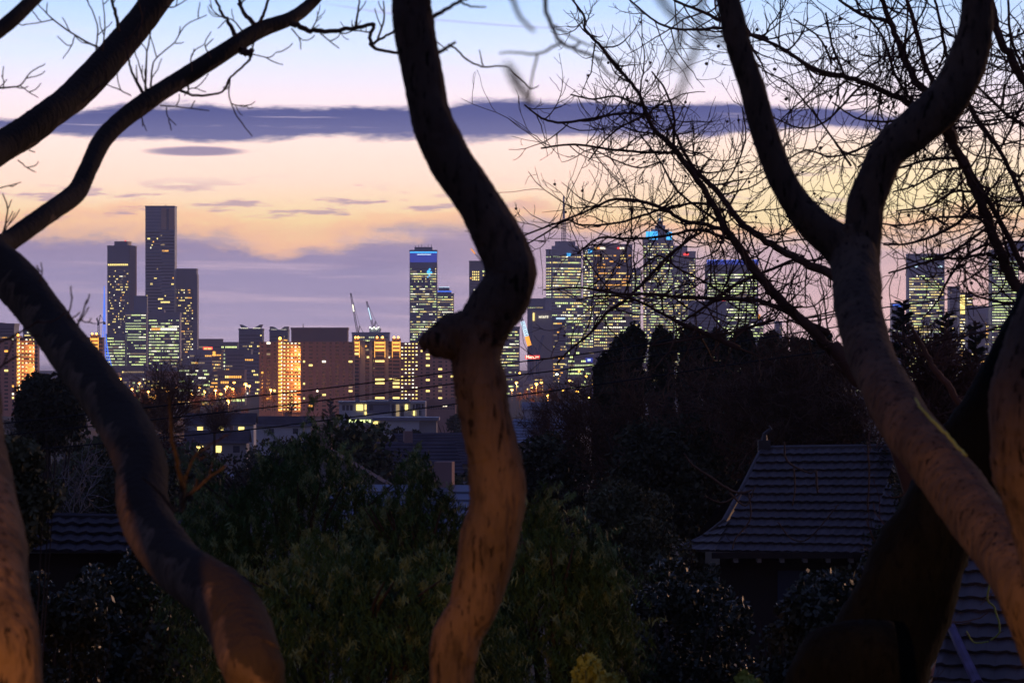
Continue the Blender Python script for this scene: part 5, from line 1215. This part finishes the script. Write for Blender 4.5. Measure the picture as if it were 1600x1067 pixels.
shoots(A, 'shoot', [[(282, 800, 4, 10.9), (287, 770, 4.4, 10.9), (276, 720, 3.6, 10.8), (268, 670, 2.8, 10.7), (264, 618, 2, 10.6)], [(285, 785, 3, 10.9), (310, 760, 2.6, 10.8), (352, 728, 1.6, 10.7)], [(274, 800, 3, 10.9), (250, 770, 2.4, 10.9), (222, 745, 1.6, 10.9)], [(283, 790, 2.4, 10.9), (300, 720, 1.8, 10.8), (335, 690, 1.2, 10.7)]], 10.9, rng, .12, .05, 0, 'bark_left')
# B: the leftmost trunk
B = thing('edge_tree', 'leftmost trunk glowing orange at its foot, with limbs crossing the upper left sky', 'tree', (P(10, 1100, 8.5)[0], 8.5, tz(8.5)))
yg = HY + (CZ - tz(8.5) + .2) * FP / 8.5
fat(B, 'trunk', [(-40, 262, 26, 16.5), (-62, 330, 36, 14), (-74, 450, 48, 12), (-62, 560, 53, 10.5), (-50, 650, 54, 9.5), (-42, 720, 55, 9.2), (-28, 790, 55, 9), (-15, 850, 55, 8.8), (-6, 930, 55, 8.6), (4, 1000, 56, 8.5), (10, 1070, 58, 8.5), (16, 1400, 62, 8.5), (16, yg, 90, 8.5)], 8.5, 'bark_warm', rng)
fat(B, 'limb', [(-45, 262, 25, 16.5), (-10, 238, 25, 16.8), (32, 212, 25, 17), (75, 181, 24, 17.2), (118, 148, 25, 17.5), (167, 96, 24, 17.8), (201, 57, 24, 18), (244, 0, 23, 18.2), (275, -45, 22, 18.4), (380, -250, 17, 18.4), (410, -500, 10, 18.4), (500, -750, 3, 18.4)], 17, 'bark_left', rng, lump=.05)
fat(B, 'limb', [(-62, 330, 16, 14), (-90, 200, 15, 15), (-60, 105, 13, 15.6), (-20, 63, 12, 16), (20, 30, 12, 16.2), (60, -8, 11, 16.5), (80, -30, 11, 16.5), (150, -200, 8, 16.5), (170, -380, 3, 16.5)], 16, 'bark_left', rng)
shoots(B, 'twig', [[(159, 78, 1.8), (118, 55, 1.4), (83, 31, 1.2), (60, 8, .8)], [(83, 31, 1), (60, 36, .9), (37, 39, .8)], [(186, 50, 3), (179, 16, 2.4), (173, -6, 2)], [(150, 80, 1.3), (152, 40, 1.1), (136, 0, .9)], [(160, 80, 1.3), (164, 40, 1.1), (160, 0, .8)], [(215, 60, 1.2), (222, 30, 1), (215, 0, .8)], [(118, 55, 1), (110, 75, .9), (98, 92, .7)],
                   [(-30, 145, 2), (0, 138, 1.6), (31, 134, 1.3), (47, 114, 1), (71, 100, .8)], [(31, 134, 1), (45, 144, .9), (60, 153, .7)], [(5, 140, 1), (6, 128, .9), (2, 118, .7)], [(28, 250, 1), (42, 262, .9), (56, 269, .7)], [(45, 235, 1), (55, 238, .8)], [(-10, 400, 2), (4, 366, 1.6), (12, 327, 1.2), (4, 303, .9)], [(4, 366, 1), (15, 348, .8), (24, 332, .7)], [(-5, 295, 1), (15, 290, .9), (33, 285, .7)],
                   [(255, 12, 1.4), (275, 10, 1), (300, -5, .8)], [(130, 160, 1), (150, 140, 1), (170, 128, .8)], [(-20, 545, 2, 12), (30, 520, 1.8, 12), (62, 500, 1.2, 12)], [(-20, 590, 2, 12), (20, 560, 1.5, 12), (50, 552, 1, 12)]], 17.4, rng, .1, .09, 0)
# C: the central trunk
Cc = thing('crooked_tree', 'crooked central trunk with a swollen knob, lit warm below the knob', 'tree', (P(707, 1067, 11)[0], 11, tz(11)))
yg = HY + (CZ - tz(11) + .2) * FP / 11
fat(Cc, 'trunk', [(520, -1500, 6), (560, -1100, 16), (640, -600, 24), (625, -250, 29), (640, -60, 31), (643, 0, 31), (645, 35, 33), (657, 98, 31), (668, 161, 32), (683, 209, 34), (702, 248, 34), (733, 295, 35), (761, 339, 36), (787, 390, 39), (798, 425, 41), (790, 455, 42), (768, 490, 42), (751, 525, 40), (745, 560, 39), (750, 600, 41), (758, 650, 41), (768, 697, 41), (775, 731, 43), (777, 784, 45), (765, 841, 46), (752, 898, 42), (740, 946, 39), (720, 981, 38), (709, 1020, 38), (706, 1067, 35), (700, 1300, 40), (700, 2400, 55), (700, yg, 75)], 11, 'bark_centre', rng, lump=.045)
fat(Cc, 'knob', [(768, 512, 38), (735, 522, 38), (706, 528, 36), (688, 532, 31), (672, 536, 22), (665, 538, 14), (668, 538, 4)], 11, 'bark_centre', rng, lump=.13)
shoots(Cc, 'branch', [[(668, 84, 4), (690, 80, 3), (712, 66, 2)], [(668, 32, 4), (702, 12, 3), (735, -6, 2.4)], [(715, 2, 2), (735, 10, 1.6), (760, 12, 1)]], 11.2, rng, .3, .05, 0)
shoots(Cc, 'branch', [[(700, 70, 1.6), (712, 76, 1.5), (726, 91, 1.5), (753, 104, 1.4), (789, 104, 1.3), (808, 118, 1.2), (829, 139, 1)], [(755, 104, 1.2), (752, 92, 1), (749, 78, .8)], [(676, 60, 1), (690, 72, .9), (700, 80, .8)]], 16, rng, .8, .05, 0)
# D: the forked right trunk
Dd = thing('forked_tree', 'forked trunk at the right leaning down to the bottom corner', 'tree', (P(1700, 1150, 11)[0], 11, tz(11)))
yg = HY + (CZ - tz(11) + .2) * FP / 11
fat(Dd, 'trunk', [(1322, 350, 26, 13), (1330, 385, 40, 13), (1338, 430, 39, 12.9), (1341, 478, 37, 12.7), (1353, 534, 37, 12.5), (1372, 582, 38, 12.3), (1394, 624, 40, 12.1), (1422, 672, 42, 11.9), (1461, 722, 44, 11.7), (1487, 754, 45, 11.6), (1525, 806, 46, 11.4), (1569, 863, 48, 11.2), (1613, 933, 52, 11), (1660, 1050, 56, 11), (1700, 1300, 62, 11), (1710, 2400, 70, 11), (1710, yg, 90, 11)], 12, 'bark_plane', rng, lump=.04)
fat(Dd, 'limb', [(980, -1100, 4), (1060, -700, 10), (1080, -300, 15), (1127, -40, 18), (1137, 0, 18), (1147, 40, 20), (1157, 83, 20), (1175, 136, 20), (1191, 197, 21), (1215, 264, 22), (1242, 315, 23), (1276, 354, 27), (1312, 384, 33), (1330, 410, 30)], 13, 'bark_plane', rng, lump=.04)
fat(Dd, 'limb', [(1620, -1300, 5), (1560, -800, 13), (1580, -350, 20), (1530, -40, 25), (1528, 0, 25), (1524, 50, 28), (1512, 92, 31), (1496, 130, 33), (1470, 166, 34), (1430, 202, 32), (1392, 232, 30), (1370, 275, 29), (1354, 315, 29), (1349, 354, 30), (1343, 400, 34), (1341, 430, 32)], 13, 'bark_plane', rng, lump=.04)
shoots(Dd, 'shoot', [[(1510, 712, 2.2, 11.2), (1490, 690, 2.6, 11.3), (1462, 662, 2.4, 11.4), (1440, 638, 2, 11.5), (1430, 622, 1.4, 11.6)]], 11.4, rng, .5, .02, 0, 'leaf_lime')
shoots(Dd, 'branch', [[(1480, 200, 12), (1490, 230, 8), (1510, 262, 8)], [(1150, 50, 3), (1120, 44, 2), (1090, 47, 1.6)]], 13.1, rng, .4, .1, 0)
# E, F
E = thing('edge_tree', 'broad trunk glowing dull orange at the right edge', 'tree', (P(1690, 1150, 10)[0], 10, tz(10)))
yg = HY + (CZ - tz(10) + .2) * FP / 10
fat(E, 'trunk', [(1820, -1500, 8), (1900, -1000, 30), (1850, -400, 50), (1800, 0, 60), (1760, 250, 66), (1700, 400, 70), (1668, 480, 72), (1642, 550, 74), (1626, 607, 77), (1621, 655, 78), (1626, 717, 76), (1638, 770, 74), (1660, 850, 72), (1690, 1000, 74), (1700, 1400, 80), (1700, yg, 100)], 10, 'bark_centre', rng, lump=.04)
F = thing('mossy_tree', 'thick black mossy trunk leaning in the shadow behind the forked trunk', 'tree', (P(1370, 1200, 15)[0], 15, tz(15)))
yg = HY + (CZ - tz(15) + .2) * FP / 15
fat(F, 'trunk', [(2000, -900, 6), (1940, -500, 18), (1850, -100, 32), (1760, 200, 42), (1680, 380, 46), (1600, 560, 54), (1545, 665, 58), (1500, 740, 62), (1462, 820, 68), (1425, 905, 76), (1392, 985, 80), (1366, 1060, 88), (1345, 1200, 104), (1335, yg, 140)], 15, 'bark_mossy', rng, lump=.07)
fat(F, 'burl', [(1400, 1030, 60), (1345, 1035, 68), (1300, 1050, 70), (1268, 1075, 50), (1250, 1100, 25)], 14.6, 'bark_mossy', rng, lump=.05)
# overhanging near branches, far out of focus
O = thing('overhanging_branch', 'blurred near branches hanging into the top of the view', 'branch', P(880, -120, 4))
shoots(O, 'branch', [[(880, -120, 6), (853, -5, 3.6), (862, 42, 3.3), (877, 66, 3), (905, 80, 2.7), (931, 91, 2.4), (950, 115, 2), (978, 129, 1.4)], [(876, 68, 2.3), (842, 84, 2), (800, 82, 1.5), (780, 84, 1.2)], [(840, 87, 1.8), (833, 112, 1.6), (828, 140, 1.4), (824, 165, 1.2)], [(866, 40, 1.8), (901, 63, 1.6), (931, 73, 1.5), (964, 63, 1.3), (980, 52, 1)], [(931, 91, 1.5), (960, 95, 1.2), (990, 100, 1)]], 7, rng, .5, .02, 0)
shoots(O, 'branch', [[(780, -60, 4), (802, 5, 3.4), (818, 35, 3), (835, 50, 2.4)]], 4.4, rng, .5, .02, 0)
shoots(O, 'branch', [[(1100, -60, 6), (1098, 0, 5), (1090, 54, 5), (1072, 117, 5), (1053, 168, 4)], [(1020, -60, 7), (1034, 0, 6), (1064, 40, 5), (1058, 70, 5), (1046, 100, 4), (1070, 106, 3)], [(1092, 56, 5), (1115, 58, 5), (1140, 70, 4)], [(790, 100, 5), (806, 125, 8), (830, 165, 6)]], 2.6, rng, .9, .01, 0)

# power lines across the valley
for i, pts in enumerate(([(-900, 762), (217, 638), (480, 610), (690, 583), (783, 569), (940, 549), (1400, 478), (2600, 330)], [(-900, 775), (274, 652), (500, 626), (705, 600), (783, 589), (940, 569), (1430, 494), (2600, 350)],
                         [(-900, 790), (274, 682), (480, 660), (705, 632), (790, 620), (940, 600), (1400, 535), (2600, 390)])):
    pp, rr = catmull([P(x, y, 64) for x, y in pts], [.0105] * len(pts), 10)
    mb = MB(); mb.tube(pp, rr, 6, cap=False)
    tag(mb.build('power_line', mt['wire']), ['topmost', 'middle', 'lowest'][i] + ' of three thin black power lines sloping across the city', 'power line', 'power lines across the view')

# sodium lamp on the drive below the garden: lights the feet of the trunks
def garden_lamp():
    loc = Vector((-2.3, .6, 49.97)); g = tz(.6)
    r = thing('garden_lamp', 'hooded sodium lamp on a low post beside the near trunks', 'lamp', (loc.x, loc.y, g))
    mb = MB(); mb.tube([(0, 0, -.2), (0, 0, loc.z - g - .25)], .05, 8); mb.build('post', mt['metal_dark'], r)
    mb = MB(); mb.box(-.16, .10, -.14, .14, loc.z - g + .12, loc.z - g + .16); mb.box(-.2, -.16, -.14, .14, loc.z - g - .25, loc.z - g + .16); mb.build('hood', mt['metal_dark'], r)
    l = spot('lamp_light', r, (0, 0, loc.z - g), (2.5, 10, loc.z - g - 10.3 * math.tan(R(34))), 2600, 70, (1, .40, .10), .2); l.data.shadow_soft_size = .08
garden_lamp()

# evening haze
def haze():
    m = bpy.data.materials.new('haze'); m.use_nodes = True; nt = m.node_tree; nt.nodes.clear()
    v = nt.nodes.new('ShaderNodeVolumePrincipled'); v.inputs['Color'].default_value = (.66, .72, .97, 1); v.inputs['Density'].default_value = 6.4e-5; v.inputs['Anisotropy'].default_value = .3
    o = nt.nodes.new('ShaderNodeOutputMaterial'); nt.links.new(v.outputs[0], o.inputs['Volume'])
    mb = MB(); mb.box(-7200, 7200, -150, 9200, -4, 330); tag(mb.build('haze', m), kind='stuff')
haze()
